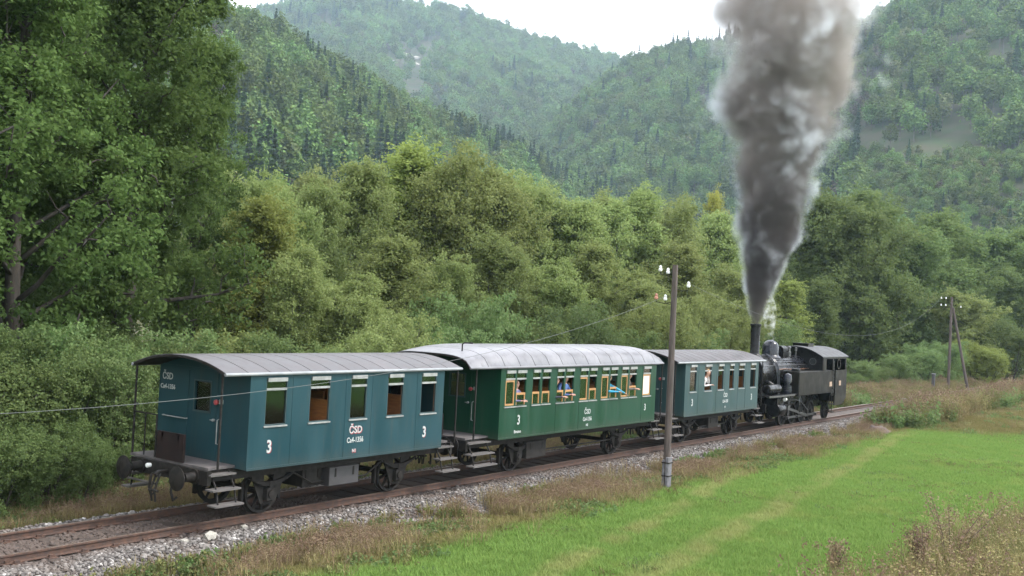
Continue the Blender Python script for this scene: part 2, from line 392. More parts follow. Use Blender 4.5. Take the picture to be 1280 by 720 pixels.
tag(grid_obj('ground', np.stack([X.ravel(), Y.ravel(), Z.ravel()], 1), faces, m), 'grassy valley floor with green meadow and dry verges', 'ground', kind='structure')

# ------------------------------------------------------------------ ballast, sleepers, rails
m, t, o = new_mat('gravel_bed')
b = N(t, 'ShaderNodeBsdfPrincipled'); b.inputs['Roughness'].default_value = .9
g = N(t, 'ShaderNodeNewGeometry'); vo = N(t, 'ShaderNodeTexVoronoi'); vo.inputs['Scale'].default_value = 17
t.links.new(g.outputs['Position'], vo.inputs['Vector'])
sv = N(t, 'ShaderNodeSeparateColor'); t.links.new(vo.outputs['Color'], sv.inputs[0])
n2 = N(t, 'ShaderNodeTexNoise'); n2.inputs['Scale'].default_value = .8; t.links.new(g.outputs['Position'], n2.inputs['Vector'])
c = mix_c(t, sv.outputs[0], (.08, .07, .065), (.20, .185, .175)); c = mix_c(t, smooth(t, n2.outputs['Fac'], .45, .65), c, (.075, .048, .036))
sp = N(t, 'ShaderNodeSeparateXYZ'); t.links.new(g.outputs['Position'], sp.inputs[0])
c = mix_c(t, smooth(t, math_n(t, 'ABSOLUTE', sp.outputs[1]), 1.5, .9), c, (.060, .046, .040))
t.links.new(c, b.inputs['Base Color'])
bp = N(t, 'ShaderNodeBump'); bp.inputs['Strength'].default_value = .9; bp.inputs['Distance'].default_value = .04
t.links.new(vo.outputs['Distance'], bp.inputs['Height']); bp.invert = True
t.links.new(bp.outputs[0], b.inputs['Normal']); t.links.new(b.outputs[0], o.inputs['Surface']); MATS['gravel_bed'] = m
bxs = np.arange(-30, 120, .35); bys = np.array([-2.85, -2.5, -2.1, -1.75, -1.45, -1.1, -.7, -.35, 0, .35, .7, 1.1, 1.45, 1.75, 2.1, 2.5, 2.85])
X, Y = np.meshgrid(bxs, bys, indexing='ij')
def ballast_z(x, y):
    a = np.abs(y); return -.175-.40*sstep(a, 1.45, 2.75)-.012*(a < .7)+.035*vnoise(x, y, .5, 5)+.05*vnoise(x, y, 1.7, 6)*sstep(a, 1.3, 1.8)
Z = ballast_z(X, Y); Z[:, 0] = -.75; Z[:, -1] = -.75
nx, ny = X.shape; ii = (np.arange(nx-1)[:, None]*ny+np.arange(ny-1)[None, :]).ravel()
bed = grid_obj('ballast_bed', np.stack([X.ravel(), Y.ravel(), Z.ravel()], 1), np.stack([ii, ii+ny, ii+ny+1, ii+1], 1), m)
tag(bed, 'pale grey stone ballast under the railway track', 'ballast', kind='structure')
rt_root = empty('railway_track', (0, 0, 0), 'rusty two rail track on old wooden sleepers', 'railway track', kind='structure')
def rail_section():
    return [(-.065, -.15), (.065, -.15), (.065, -.138), (.012, -.118), (.009, -.045), (.034, -.034), (.034, -.006), (.026, 0), (-.026, 0), (-.034, -.006), (-.034, -.034), (-.009, -.045), (-.012, -.118), (-.065, -.138)]
for s in (-1, 1):
    mb = MB(); yc = s*.752; mb.prism([(yc+a, q-.002) for a, q in rail_section()], 'x', -30, 120, 'rail_rust')
    r = mb.build('rail', rt_root, fix=True)
    hb = MB(); hb.box(-30, 120, yc-.024, yc+.024, -.0025, .0, 'rail_head'); hb.build('rail_head', r)
    for k in range(14):                       # chairs / tie plates show where the rails are open to view
        x = -8.6+k*.62
        if x > .4: continue
        pb = MB(); pb.box(x-.09, x+.09, yc-.17, yc+.17, -.163, -.146, 'rail_rust'); pb.box(x-.05, x+.05, yc-.12, yc-.075, -.147, -.10, 'rail_rust'); pb.box(x-.05, x+.05, yc+.075, yc+.12, -.147, -.10, 'rail_rust')
        pb.build('tie_plate', rt_root)
sm = MB(); sm.box(-.12, .12, -1.28, 1.28, -.30, -.160, 'sleeper_wood'); s0 = sm.build('sleeper', rt_root, bevel=.012, loc=(-8.6, 0, 0))
rnd = random.Random(4)
for k in range(-12, 75):
    if k == 0: continue
    c = s0.copy(); COL.objects.link(c); c.location = (-8.6+k*.62, rnd.uniform(-.04, .04), rnd.uniform(-.008, .004)); c.rotation_euler.z = rnd.uniform(-.02, .02)
fb = MB(); fb.box(-4.95, -4.35, -.80, -.772, -.125, -.05, 'rail_rust')
for q in (-4.86, -4.72, -4.58, -4.44): fb.lathe((q, -.80, -.088), '-y', [(0, .02), (.03, .018)], 'rail_rust', 6)
fb.build('fishplate', rt_root)

# ------------------------------------------------------------------ coaches
HW, ZB, ZE = 1.487, 1.08, 3.02
def wall_with_holes(mb, x0, x1, z0, z1, holes, ya, yb, m, swap=False):
    """flat wall in the x-z plane between ya and yb with rectangular holes; swap=True puts it in the y-z plane"""
    xs = sorted({x0, x1, *[h[0] for h in holes], *[h[1] for h in holes]}); zs = sorted({z0, z1, *[h[2] for h in holes], *[h[3] for h in holes]})
    def hole(a, b): return any(h[0]-1e-6 < a < h[1]+1e-6 and h[2]-1e-6 < b < h[3]+1e-6 for h in holes)
    nx, nz = len(xs), len(zs); vs = []; fs = []
    for q in (ya, yb):
        for x in xs:
            for z in zs: vs.append((q, x, z) if swap else (x, q, z))
    def I(s, i, j): return s*nx*nz+i*nz+j
    solid = [[not hole((xs[i]+xs[i+1])/2, (zs[j]+zs[j+1])/2) for j in range(nz-1)] for i in range(nx-1)]
    for i in range(nx-1):
        for j in range(nz-1):
            if not solid[i][j]: continue
            fs.append((I(0, i, j), I(0, i+1, j), I(0, i+1, j+1), I(0, i, j+1))); fs.append((I(1, i, j), I(1, i, j+1), I(1, i+1, j+1), I(1, i+1, j)))
            for di, dj, e in ((-1, 0, ((i, j), (i, j+1))), (1, 0, ((i+1, j), (i+1, j+1))), (0, -1, ((i, j), (i+1, j))), (0, 1, ((i, j+1), (i+1, j+1)))):
                a, c = i+di, j+dj
                if not (0 <= a < nx-1 and 0 <= c < nz-1) or not solid[a][c]:
                    fs.append((I(0, *e[0]), I(0, *e[1]), I(1, *e[1]), I(1, *e[0])))
    mb.add(vs, fs, m)
def roof_z(u, rise, kind):
    u = abs(u)
    return rise*(1-u**2.1) if kind == 'plain' else rise*(1-u**4.0)**.66
def make_wheel(name, parent, x, y, r, s):
    wb = MB(); prof = [(-.07, r*.86), (-.07, r+.025), (-.045, r+.028), (-.035, r), (.065, r-.006), (.065, r*.86)]
    wb.lathe((x, y, r), (0, s, 0), prof, 'grimy_iron', 28, cap=False)
    wb.lathe((x, y, r), (0, s, 0), [(.066, r*.90), (.066, r*.86), (-.02, r*.855)], 'grimy_iron', 28, cap=False)
    wo = wb.build(name, parent, smooth=True)
    hb = MB()
    for k in range(9):
        a = 2*math.pi*k/9; hb.tube([(x+math.cos(a)*r*.1, y, r+math.sin(a)*r*.1), (x+math.cos(a)*r*.87, y, r+math.sin(a)*r*.87)], [.038, .028], 'grimy_iron', 6)
    hb.lathe((x, y, r), (0, s, 0), [(-.08, .11), (.08, .10), (.10, .05)], 'grimy_iron', 14)
    hb.build('spokes', wo, smooth=True); return wo

def make_coach(name, x0, L, label, cat_group, paint, wins, pairs, roof_mat, roof_kind, rise, ov_a, ov_b, axles, numbers, plate_text, benches, plat, npanel, end_text=None, sub=None, box=None, under=None, open_win=()):
    xc = x0+L/2; root = empty(name, (xc, 0, 0), label, 'railway coach', cat_group)
    a, b = -L/2, L/2
    X_ = lambda v: v-xc
    holes = [(X_(p), X_(q), 1.95, 2.90) for p, q in wins]
    for s in (-1, 1):
        mb = MB(); ya, yb = (s*HW, s*(HW-.055))
        wall_with_holes(mb, a, b, ZB, ZE, holes, ya, yb, paint); side = mb.build('side_wall', root)
        st = MB()
        # sheet joints between the bays: narrow cover strips
        edges = []
        for i in range(len(wins)-1):
            if wins[i+1][0]-wins[i][1] > .3: edges.append((X_(wins[i][1])+X_(wins[i+1][0]))/2+(.18 if i % 2 else -.16))
        for e in edges:
            sb = MB(); sb.box(e-.014, e+.014, s*HW, s*(HW+.005), ZB+.01, ZE-.05, paint); sb.build('cover_strip', side)
        sb = MB(); sb.box(a, b, s*HW, s*(HW+.012), ZB-.012, ZB+.035, paint); sb.build('lower_trim', side)
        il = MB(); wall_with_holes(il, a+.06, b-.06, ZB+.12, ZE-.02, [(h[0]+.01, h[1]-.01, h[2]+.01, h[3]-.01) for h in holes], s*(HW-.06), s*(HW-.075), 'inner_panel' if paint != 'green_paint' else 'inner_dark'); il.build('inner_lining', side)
        for i, (p, q, z0, z1) in enumerate(holes):
            wood = paint == 'green_paint'; fm = 'frame_wood' if wood else 'frame_teal_dark'
            lowered = (i in open_win) and s < 0
            mb = MB(); yo, yi = s*(HW-.004), s*(HW-.05)
            e = .022
            mb.box(p, p+e, yi, yo, z0, z1, fm if not wood else paint); mb.box(q-e, q, yi, yo, z0, z1, fm if not wood else paint)
            mb.box(p+e, q-e, yi, yo, z1-e, z1, fm if not wood else paint); mb.box(p+e, q-e, yi, yo, z0, z0+e, fm if not wood else paint)
            wo = mb.build('window', root)
            tb = MB(); tb.box(p+e, q-e, s*(HW-.045), s*(HW+.006), z1-.235, z1-.19, 'sill_metal'); tb.build('transom', wo)
            vb = MB(); vb.box(p+.03, q-.03, s*(HW+.001), s*(HW+.03), z1-.055, z1+.025, 'sill_metal'); vb.build('ventilator', wo)
            sb = MB(); sb.box(p-.02, q+.02, s*(HW-.02), s*(HW+.028), z0-.035, z0-.004, 'sill_metal'); sb.build('sill', wo)
            pb = MB(); pb.box(p+e, q-e, s*(HW-.032), s*(HW-.028), z1-.19, z1-e, 'window_glass'); pb.build('pane', wo)
            if wood:                      # wooden drop sash
                drop = .36 if lowered else 0.0; top = z1-.235-drop
                fw = .045; sa = MB(); y0_, y1_ = s*(HW-.044), s*(HW-.012)
                sa.box(p+e, p+e+fw, y0_, y1_, z0+e, top, fm); sa.box(q-e-fw, q-e, y0_, y1_, z0+e, top, fm)
                sa.box(p+e+fw, q-e-fw, y0_, y1_, top-fw*1.3, top, fm)
                if not lowered: sa.box(p+e+fw, q-e-fw, y0_, y1_, z0+e, z0+e+fw, fm)
                so = sa.build('sash', wo)
                if i == len(holes)-1:
                    pb = MB(); pb.box(p+e+fw, q-e-fw, s*(HW-.030), s*(HW-.024), z0+e+fw, top-fw*1.3, 'blind_white'); pb.build('blind', wo)
                else:
                    pb = MB(); pb.box(p+e+fw, q-e-fw, s*(HW-.030), s*(HW-.026), z0+e+(0 if lowered else fw), top-fw*1.3, 'window_glass'); pb.build('pane', wo)
            elif not lowered:
                pb = MB(); pb.box(p+e, q-e, s*(HW-.038), s*(HW-.034), z0+e, z1-.235, 'window_glass'); pb.build('pane', wo)
    # lettering on both sides
    for s in (-1, 1):
        def place(cx, cz): return lambda u, v, h: (cx+(u if s < 0 else -u), s*(HW+.004+h), cz+v)
        nm = MATS['white_paint']
        for (tx, tz, body, size, xs) in numbers+plate_text:
            if paint == 'teal_paint' and len(body) < 4:
                text_part('lettering_shadow', body, size, (lambda pl: lambda u, v, h: tuple(np.array(pl(u, v, h*.3))+np.array([.016*(1 if s < 0 else -1), s*-.0025, -.014])))(place(X_(tx), tz)), root, 'shadow_red', xs, .008)
            text_part('lettering', body, size, place(X_(tx), tz), root, 'white_paint', xs, .008 if size > .28 else .003)
    # end walls
    for s, xe in ((-1, a), (1, b)):
        mb = MB(); dw = .30
        poly_top = [(-HW+.06, ZE), (HW-.06, ZE)]
        wall_with_holes(mb, -HW+.057, HW-.057, ZB, ZE, [(-.27, .25, 2.13, 2.74)], xe-.0*s, xe-s*.05, paint, swap=True)
        gab = [(-HW+.057, ZE+.001)]+[(HW*.96*u, ZE+roof_z(u, rise, roof_kind)-.03) for u in np.linspace(-.9, .9, 15)]+[(HW-.057, ZE+.001)]
        mb.prism(gab, 'x', xe, xe-s*.05, paint)
        ew = mb.build('end_wall', root)
        for yy in (-.48, .48):
            sb = MB(); sb.box(xe, xe+s*.012, yy-.02, yy+.02, ZB+.05, 2.95, paint); sb.build('door_strip', ew)
        db = MB(); db.box(xe+s*.001, xe+s*.018, -.30, .28, 2.10, 2.14, 'frame_teal_dark'); db.box(xe+s*.001, xe+s*.018, -.30, -.27, 2.14, 2.77, 'frame_teal_dark'); db.box(xe+s*.001, xe+s*.018, .25, .28, 2.14, 2.77, 'frame_teal_dark'); db.box(xe+s*.001, xe+s*.018, -.27, .25, 2.74, 2.77, 'frame_teal_dark'); dwn = db.build('door_window', ew)
        pb = MB(); pb.box(xe-s*.03, xe-s*.034, -.27, .25, 2.13, 2.74, 'window_glass'); pb.build('pane', dwn)
        hb = MB(); hb.tube([(xe+s*.005, 1.25, 1.93), (xe+s*.06, 1.24, 1.93), (xe+s*.06, .47, 1.93), (xe+s*.005, .46, 1.93)], .014, 'sill_metal', 6); hb.build('handrail', ew, smooth=True)
        hb = MB(); hb.tube([(xe+s*.005, -.60, 1.50), (xe+s*.07, -.60, 1.52), (xe+s*.07, -.60, 2.0), (xe+s*.005, -.60, 2.02)], .012, 'sill_metal', 6); hb.build('handrail', ew, smooth=True)
        hb = MB(); hb.lathe((xe+s*.0, -.42, 1.98), (s, 0, 0), [(0, .03), (.05, .03), (.055, .02)], 'sill_metal', 10); hb.tube([(xe+s*.05, -.42, 1.98), (xe+s*.05, -.34, 1.98)], .012, 'sill_metal', 6); hb.build('door_handle', ew)
        lb = MB(); lb.lathe((xe, -.53, 2.36), (s, 0, 0), [(0, .03), (.05, .035), (.055, .055), (.09, .055), (.10, .04), (.105, .01)], 'red_lamp', 14); lb.box(xe+s*.0, xe+s*.05, -.68, -.60, 2.33, 2.42, 'sill_metal'); lb.build('tail_lamp', ew, smooth=True)
    if end_text:
        for (ty, tz, body, size) in end_text:
            text_part('lettering', body, size, lambda u, v, h: (a-.004-h, ty-u, tz+v), root, 'white_paint', .95, .004)
    # roof
    Wr = HW+.03; mb = MB(); us = np.linspace(-1, 1, 25)
    ra, rb = a-ov_a, b+ov_b
    def hood(x):
        if roof_kind == 'plain': return 1.0, 1.0
        k = 1.0; wdt = 1.0
        for d, ext in ((x-ra, 1.9), (rb-x, 1.1)):
            if d < ext:
                q = 1-d/ext; k = min(k, 1-.42*q**2); wdt = min(wdt, 1-.05*q**3)
        return k, wdt
    def arc(x, dz, wid=1.0, n=25):
        k, wd = hood(x); return [(x, Wr*wd*wid*u, ZE+roof_z(u, rise, roof_kind)*k+dz) for u in np.linspace(-1, 1, n)]
    def strip_mesh(mb, xs, dz0, dz1, m, wid=1.0, n=25):
        vs = []; fs = []
        for x in xs: vs += arc(x, dz1, wid, n)+arc(x, dz0, wid, n)
        for i in range(len(xs)-1):
            o1, o2 = i*2*n, (i+1)*2*n
            for k in range(n-1):
                fs.append((o1+k, o1+k+1, o2+k+1, o2+k)); fs.append((o1+n+k, o2+n+k, o2+n+k+1, o1+n+k+1))
            fs.append((o1, o2, o2+n, o1+n)); fs.append((o1+n-1, o1+2*n-1, o2+2*n-1, o2+n-1))
        for o_ in (0, (len(xs)-1)*2*n):
            for k in range(n-1): fs.append((o_+k, o_+n+k, o_+n+k+1, o_+k+1))
        mb.add(vs, fs, m)
    strip_mesh(mb, list(np.linspace(ra, rb, 60)), -.035, .012, 'grimy_iron', .985)
    rf = mb.build('roof', root, smooth=True)
    xs = np.linspace(ra-.012, rb+.012, npanel+1)
    for i in range(npanel):
        pb = MB(); strip_mesh(pb, list(np.linspace(xs[i]+.011, xs[i+1]-.011, 5)), .010, .022, roof_mat, 1.0, 21); pb.build('roof_panel', rf, smooth=True)
    for s in (-1, 1):
        eb = MB(); pts = [(x, s*(Wr*hood(x)[1]+.008), ZE-.012) for x in np.linspace(ra-.015, rb+.015, 40)]
        eb.tube(pts, .034, 'roof_edge' if roof_kind == 'plain' else roof_mat, 8); eb.build('eave_strip', rf, smooth=True)
    if roof_kind != 'plain':
        pb = MB(); q = arc(ra+.5, 0)[6]; pb.tube([(q[0], q[1], q[2]), (q[0], q[1], q[2]+.20), (q[0]+.02, q[1]-.06, q[2]+.24), (q[0]+.14, q[1]-.24, q[2]+.24)], .02, 'black_iron', 6); pb.build('roof_pipe', rf, smooth=True)
    # inside
    fb = MB(); fb.box(a+.06, b-.06, -HW+.08, HW-.08, ZB+.05, ZB+.12, 'seat_wood'); fb.build('floor', root)
    cb = MB(); cb.box(a+.06, b-.06, -HW+.08, HW-.08, ZE-.05, ZE-.03, 'ceiling_cream'); cb.build('ceiling', root)
    for bx_ in benches:
        for s in (-1, 1):
            q = X_(bx_); bb = MB(); f0, f1 = (.30, HW-.085); ya, yb = (s*f0, s*f1)
            bb.box(q-.02, q+.02, ya, yb, ZB+.12, 2.38, 'seat_wood'); bb.box(q-.46, q-.02, ya, yb, ZB+.53, ZB+.57, 'seat_wood'); bb.box(q+.02, q+.46, ya, yb, ZB+.53, ZB+.57, 'seat_wood')
            bb.box(q-.40, q+.40, s*(f0+.02), s*(f0+.06), ZB+.12, ZB+.53, 'seat_wood'); bb.build('bench', root)
    # underframe
    ub = MB()
    for s in (-1, 1): ub.box(a-plat[0]+.08, b+plat[1]-.08, s*1.06-.05, s*1.06+.05, .86, ZB-.003, 'grimy_iron')
    for q in np.linspace(a+.4, b-.4, 7): ub.box(q-.05, q+.05, -1.01, 1.01, .90, ZB-.004, 'grimy_iron')
    ub.tube([(a+1.6, -1.06, .86), (a+2.2, -1.06, .55), (b-2.2, -1.06, .55), (b-1.6, -1.06, .86)], .022, 'grimy_iron', 6)
    ub.tube([(a+1.6, 1.06, .86), (a+2.2, 1.06, .55), (b-2.2, 1.06, .55), (b-1.6, 1.06, .86)], .022, 'grimy_iron', 6)
    ub.tube([(a+.9, -.3, .72), (b-.9, -.3, .72)], .02, 'grimy_iron', 6)
    ub.lathe((-.5, .3, .68), 'x', [(0, .16), (.04, .2), (.9, .2), (.94, .16)], 'black_iron', 16)
    ub.build('underframe', root)
    if box:
        for (p, q, z0, z1, mm, y0_) in box:
            bb = MB(); bb.box(X_(p), X_(q), y0_, y0_+.75, z0, z1, mm)
            bo = bb.build('equipment_box', root, bevel=.012)
            for e in (.2, .8):
                hb = MB(); xx = X_(p)+(q-p)*e; hb.box(xx-.02, xx+.02, y0_-.014, y0_-.001, z1-.22, z1-.03, 'grimy_iron'); hb.build('hinge', bo)
    for ax in axles:
        q = X_(ax); r = .45
        ab = MB(); ab.tube([(q, -.95, r), (q, .95, r)], .065, 'grimy_iron', 10); ab.build('axle', root, smooth=True)
        for s in (-1, 1):
            make_wheel('wheel', root, q, s*.752, r, s)
            sb = MB()
            for k in range(6):
                hl = .62-.085*k; n = 9
                for j in range(n-1):
                    xa, xb_ = -hl+2*hl*j/(n-1), -hl+2*hl*(j+1)/(n-1)
                    f = lambda v: .70+.12*(v/.62)**2-.017*k
                    sb.add([(q+xa, s*1.03, f(xa)), (q+xb_, s*1.03, f(xb_)), (q+xb_, s*1.03, f(xb_)+.015), (q+xa, s*1.03, f(xa)+.015), (q+xa, s*1.11, f(xa)), (q+xb_, s*1.11, f(xb_)), (q+xb_, s*1.11, f(xb_)+.015), (q+xa, s*1.11, f(xa)+.015)],
                           [(0, 1, 2, 3), (4, 7, 6, 5), (0, 4, 5, 1), (3, 2, 6, 7)], 'grimy_iron')
            sb.box(q-.05, q+.05, s*1.02, s*1.12, .57, .72, 'grimy_iron'); sb.build('leaf_spring', root)
            gb = MB()
            for e in (-1, 1):
                gb.prism([(q+e*.13, .25), (q+e*.20, .25), (q+e*.48, .87), (q+e*.13, .87)], 'y', s*.99, s*1.015, 'grimy_iron')
            gb.box(q-.13, q+.13, s*.99, s*1.01, .22, .27, 'grimy_iron'); gb.build('horn_guide', root)
            xb = MB(); xb.box(q-.11, q+.11, s*.93, s*1.12, r-.13, r+.13, 'grimy_iron'); xb.lathe((q, s*1.12, r), (0, s, 0), [(0, .09), (.03, .085), (.035, .03)], 'black_iron', 12); xb.build('axle_box', root)
        for e in (-1, 1):
            for s in (-1, 1):
                kb = MB(); xx = q+e*.50; kb.box(xx-.03, xx+.03, s*.70, s*.80, .25, .68, 'grimy_iron'); kb.tube([(xx, s*.75, .66), (xx-e*.06, s*.9, .90)], .02, 'grimy_iron', 6); kb.build('brake_block', root)
    # platforms, steps, railings, buffers at both ends
    for s, xe, pl, ov in ((-1, a, plat[0], ov_a), (1, b, plat[1], ov_b)):
        x1 = xe+s*pl; lo, hi = sorted((xe+s*.003, x1))
        pb = MB(); pb.box(lo, hi, -1.15, 1.42, 1.10, 1.15, 'platform_floor'); po = pb.build('end_platform', root)
        hb = MB(); q0, q1 = sorted((x1+s*.003, x1+s*.09)); hb.box(q0, q1, -1.25, 1.25, .82, 1.10, 'black_iron'); hb.build('headstock', root)
        for ys in (-1, 1):
            for k, (zt, dx, yo) in enumerate(((1.0, 0, 1.20), (.72, .04, 1.32), (.43, .05, 1.42))):
                tb = MB(); c0, c1 = sorted((xe+s*(.10-dx), xe+s*(pl+.06+dx*.5))); tb.box(c0, c1, ys*(yo-.13), ys*(yo+.13), zt, zt+.035, 'board_wood'); tb.build('step_tread', po)
            for e in (.16, pl-.06):
                bb = MB(); bb.tube([(xe+s*e, ys*1.14, 1.08), (xe+s*e, ys*1.36, .74), (xe+s*e, ys*1.44, .40)], .02, 'black_iron', 6); bb.build('step_bracket', po)
            rb_ = MB(); rb_.tube([(x1-s*.03, ys*1.40, 1.12), (x1-s*.03, ys*1.40, ZE-.02)], .024, 'black_iron', 8); rb_.build('corner_post', po, smooth=True)
        # railing on the end beam with a gap for the gangway plate
        for y0_, y1_ in ((.62, 1.38),):
            rl = MB(); rl.tube([(x1-s*.03, y0_, 1.15), (x1-s*.03, y0_, 2.02), (x1-s*.03, y1_, 2.02)], .02, 'black_iron', 6); rl.tube([(x1-s*.03, (y0_+y1_)/2, 1.15), (x1-s*.03, (y0_+y1_)/2, 2.02)], .014, 'black_iron', 6)
            rl.build('end_railing', po)
        gp = MB(); q0, q1 = sorted((x1-s*.02, x1+s*.03)); gp.box(q0, q1, -.38, .50, 1.16, 1.72, 'rusty_plate')
        for yy in (-.2, .32): gp.box(min(q0, q1+s*.03), max(q1, q0+s*.03), yy-.03, yy+.03, 1.60, 1.70, 'grimy_iron')
        gp.build('gangway_plate', po)
        for ys in (-1, 1):
            bf = MB(); bc = (x1+s*.09, ys*.875, .96); bf.lathe(bc, (s, 0, 0), [(0, .15), (.03, .15), (.03, .10), (.26, .09), (.26, .055), (.40, .055)], 'black_iron', 16); bo = bf.build('buffer', root, smooth=True)
            hd = MB(); hd.lathe(bc, (s, 0, 0), [(.40, .06), (.41, .235), (.43, .24), (.455, .17), (.465, 0.01)], 'black_iron', 24); hd.build('buffer_head', bo, smooth=True)
        ck = MB(); ck.tube([(x1+s*.09, 0, .96), (x1+s*.30, 0, .97), (x1+s*.36, 0, .92), (x1+s*.33, 0, .87)], .035, 'black_iron', 8)
        for yy in (-.06, .06): ck.tube([(x1+s*.30, yy, .93), (x1+s*.42, yy, .62), (x1+s*.38, yy, .38)], .022, 'grimy_iron', 6)
        ck.tube([(x1+s*.40, -.14, .60), (x1+s*.40, .14, .60)], .03, 'grimy_iron', 8); ck.build('screw_coupling', root, smooth=True)
        for yy in (-.38, .34):
            ho = MB(); ho.tube([(x1+s*.09, yy, .90), (x1+s*.22, yy, .86), (x1+s*.28, yy-.02, .62), (x1+s*.24, yy-.05, .44), (x1+s*.16, yy-.06, .50)], .027, 'black_iron', 8); ho.build('brake_hose', root, smooth=True)
        fs_ = MB(); fs_.tube([(x1+s*.14, .45, .66), (x1+s*.14, 1.35, .66)], .025, 'board_wood', 8); fs_.tube([(x1+s*.14, .5, .66), (x1+s*.09, .5, .84)], .015, 'black_iron', 6); fs_.tube([(x1+s*.14, 1.2, .66), (x1+s*.09, 1.2, .84)], .015, 'black_iron', 6); fs_.build('shunter_step', root)
        lb = MB(); lb.lathe((x1+s*.09, .58, 1.00), (s, 0, 0), [(0, .045), (.07, .05), (.09, .045), (.10, .02)], 'porcelain', 14); lb.build('marker_lamp', root, smooth=True)
    return root

C1 = [(.40, .98), (1.61, 2.21), (2.83, 3.36), (4.04, 4.60), (5.23, 5.81)]
c1 = make_coach('railway_coach', 0, 6.095, 'blue teal coach with grey roof and open end platform at the tail of the train', 'coaches of the steam train', 'teal_paint', C1, False,
    'roof_grey', 'plain', .27, .66, .62, (1.02, 5.02),
    [(.56, 1.51, '3', .36, .8), (5.42, 1.49, '3', .36, .8)],
    [(3.05, 1.70, 'ČSD', .225, .95), (3.05, 1.475, 'Ca4-1356', .165, .80), (3.03, 1.24, 'N1', .10, 1)],
    (1.25, 2.35, 3.75, 4.9), (.66, .66), 13, [(1.20, 2.76, 'ČSD', .20), (1.18, 2.54, 'Ca4-1356', .135)],
    box=[(2.60, 3.53, .44, .86, 'box_grey', -1.2), (1.98, 2.56, .46, .86, 'grimy_iron', -1.0)], open_win=(1, 3, 4))
C2 = [(8.70, 9.17), (9.21, 9.70), (9.99, 10.39), (10.47, 10.91), (11.22, 11.64), (11.70, 12.18), (12.49, 12.98), (13.05, 13.50), (13.77, 14.23), (14.31, 14.78), (15.01, 15.47), (15.54, 16.04), (16.47, 17.03)]
c2 = make_coach('railway_coach', 8.487, 8.913, 'dark green coach with silver hooded roof and wooden window sashes, people at its windows', 'coaches of the steam train', 'green_paint', C2, True,
    'roof_silver', 'hood', .50, 1.30, .55, (10.05, 15.75),
    [(9.40, 1.55, '3', .36, .8), (16.69, 1.56, '3', .30, .8)],
    [(13.03, 1.60, 'ČSD', .20, .95), (13.03, 1.38, 'Ca4-1356', .16, .80), (13.03, 1.20, 'N2', .10, 1), (9.37, 1.24, 'Brezno', .115, 1)],
    (9.95, 11.05, 12.33, 13.62, 14.9, 16.2), (1.0, .62), 15,
    box=[(10.35, 11.35, .36, .84, 'grimy_iron', -1.15)], open_win=(1, 2, 3, 4, 5, 7, 9, 11))
C3 = [(20.02, 20.57), (21.26, 21.87), (22.43, 22.96), (23.50, 23.94), (24.39, 24.97), (25.56, 26.12)]
c3 = make_coach('railway_coach', 19.637, 6.772, 'pale teal coach with grey roof coupled to the locomotive', 'coaches of the steam train', 'teal_paint_pale', C3, False,
    'roof_grey', 'plain', .33, .66, .62, (20.9, 25.2),
    [(20.28, 1.55, '3', .34, .8), (25.76, 1.55, '3', .34, .8)],
    [(23.2, 1.72, 'ČSD', .20, .95), (23.2, 1.49, 'Ca4-1350', .16, .80), (23.2, 1.27, 'N1', .10, 1)],
    (20.9, 22.1, 23.2, 24.15, 25.3), (.66, .66), 14,
    box=[(22.5, 23.4, .46, .86, 'grimy_iron', -1.15)], open_win=(1, 2, 3, 4, 5))

# ------------------------------------------------------------------ steam locomotive (chimney towards the train, cab leading)
LX = 33.0
loco = empty('steam_locomotive', (LX, 0, 0), 'black steam tank locomotive with tall chimney and arched cab hauling the coaches', 'locomotive')
def lb(mb, name, parent=None, smooth=False, bevel=0.0):
    return mb.build(name, parent or loco, smooth=smooth, bevel=bevel, loc=(-LX, 0, 0) if parent is None else None)
BZ, BR = 2.36, .74
mb = MB(); mb.lathe((28.75, 0, BZ), 'x', [(0, BR*.97), (.02, BR+.035), (1.5, BR+.035), (1.52, BR+.02)], 'loco_black', 32); lb(mb, 'smokebox', smooth=True)
mb = MB(); mb.lathe((28.75, 0, BZ), '-x', [(0, .62), (.03, .62), (.09, .50), (.14, .28), (.155, .02)], 'loco_black', 28)
mb.tube([(28.62, -.02, BZ), (28.5, -.02, BZ)], .03, 'steel', 8); mb.tube([(28.52, -.02, BZ-.2), (28.52, -.02, BZ+.2)], .018, 'steel', 6)
for dz in (-.25, .25): mb.box(28.60, 28.64, -.1, .66, BZ+dz-.03, BZ+dz+.03, 'loco_black')
lb(mb, 'smokebox_door', smooth=True)
mb = MB(); mb.lathe((30.27, 0, BZ), 'x', [(0, BR), (4.3, BR)], 'loco_black', 32); lb(mb, 'boiler', smooth=True)
for q in (30.32, 31.9, 33.2, 34.2):
    mb = MB(); mb.lathe((q, 0, BZ), 'x', [(0, BR+.002), (0, BR+.014), (.06, BR+.014), (.06, BR+.002)], 'steel' if q < 31 else 'loco_dome', 32, cap=False); lb(mb, 'boiler_band', smooth=True)
mb = MB(); mb.lathe((29.55, 0, BZ+BR-.06), 'z', [(0, .40), (.06, .31), (.14, .24), (.2, .205), (1.37, .215), (1.38, .25), (1.47, .25), (1.48, .20), (1.36, .18)], 'loco_black', 24, cap=False); lb(mb, 'chimney', smooth=True)
mb = MB(); mb.lathe((31.42, 0, BZ+BR-.08), 'z', [(0, .50), (.06, .43), (.12, .38), (.50, .37), (.62, .34), (.72, .25), (.78, .12), (.80, .01)], 'loco_dome', 24, cap=False); lb(mb, 'steam_dome', smooth=True)
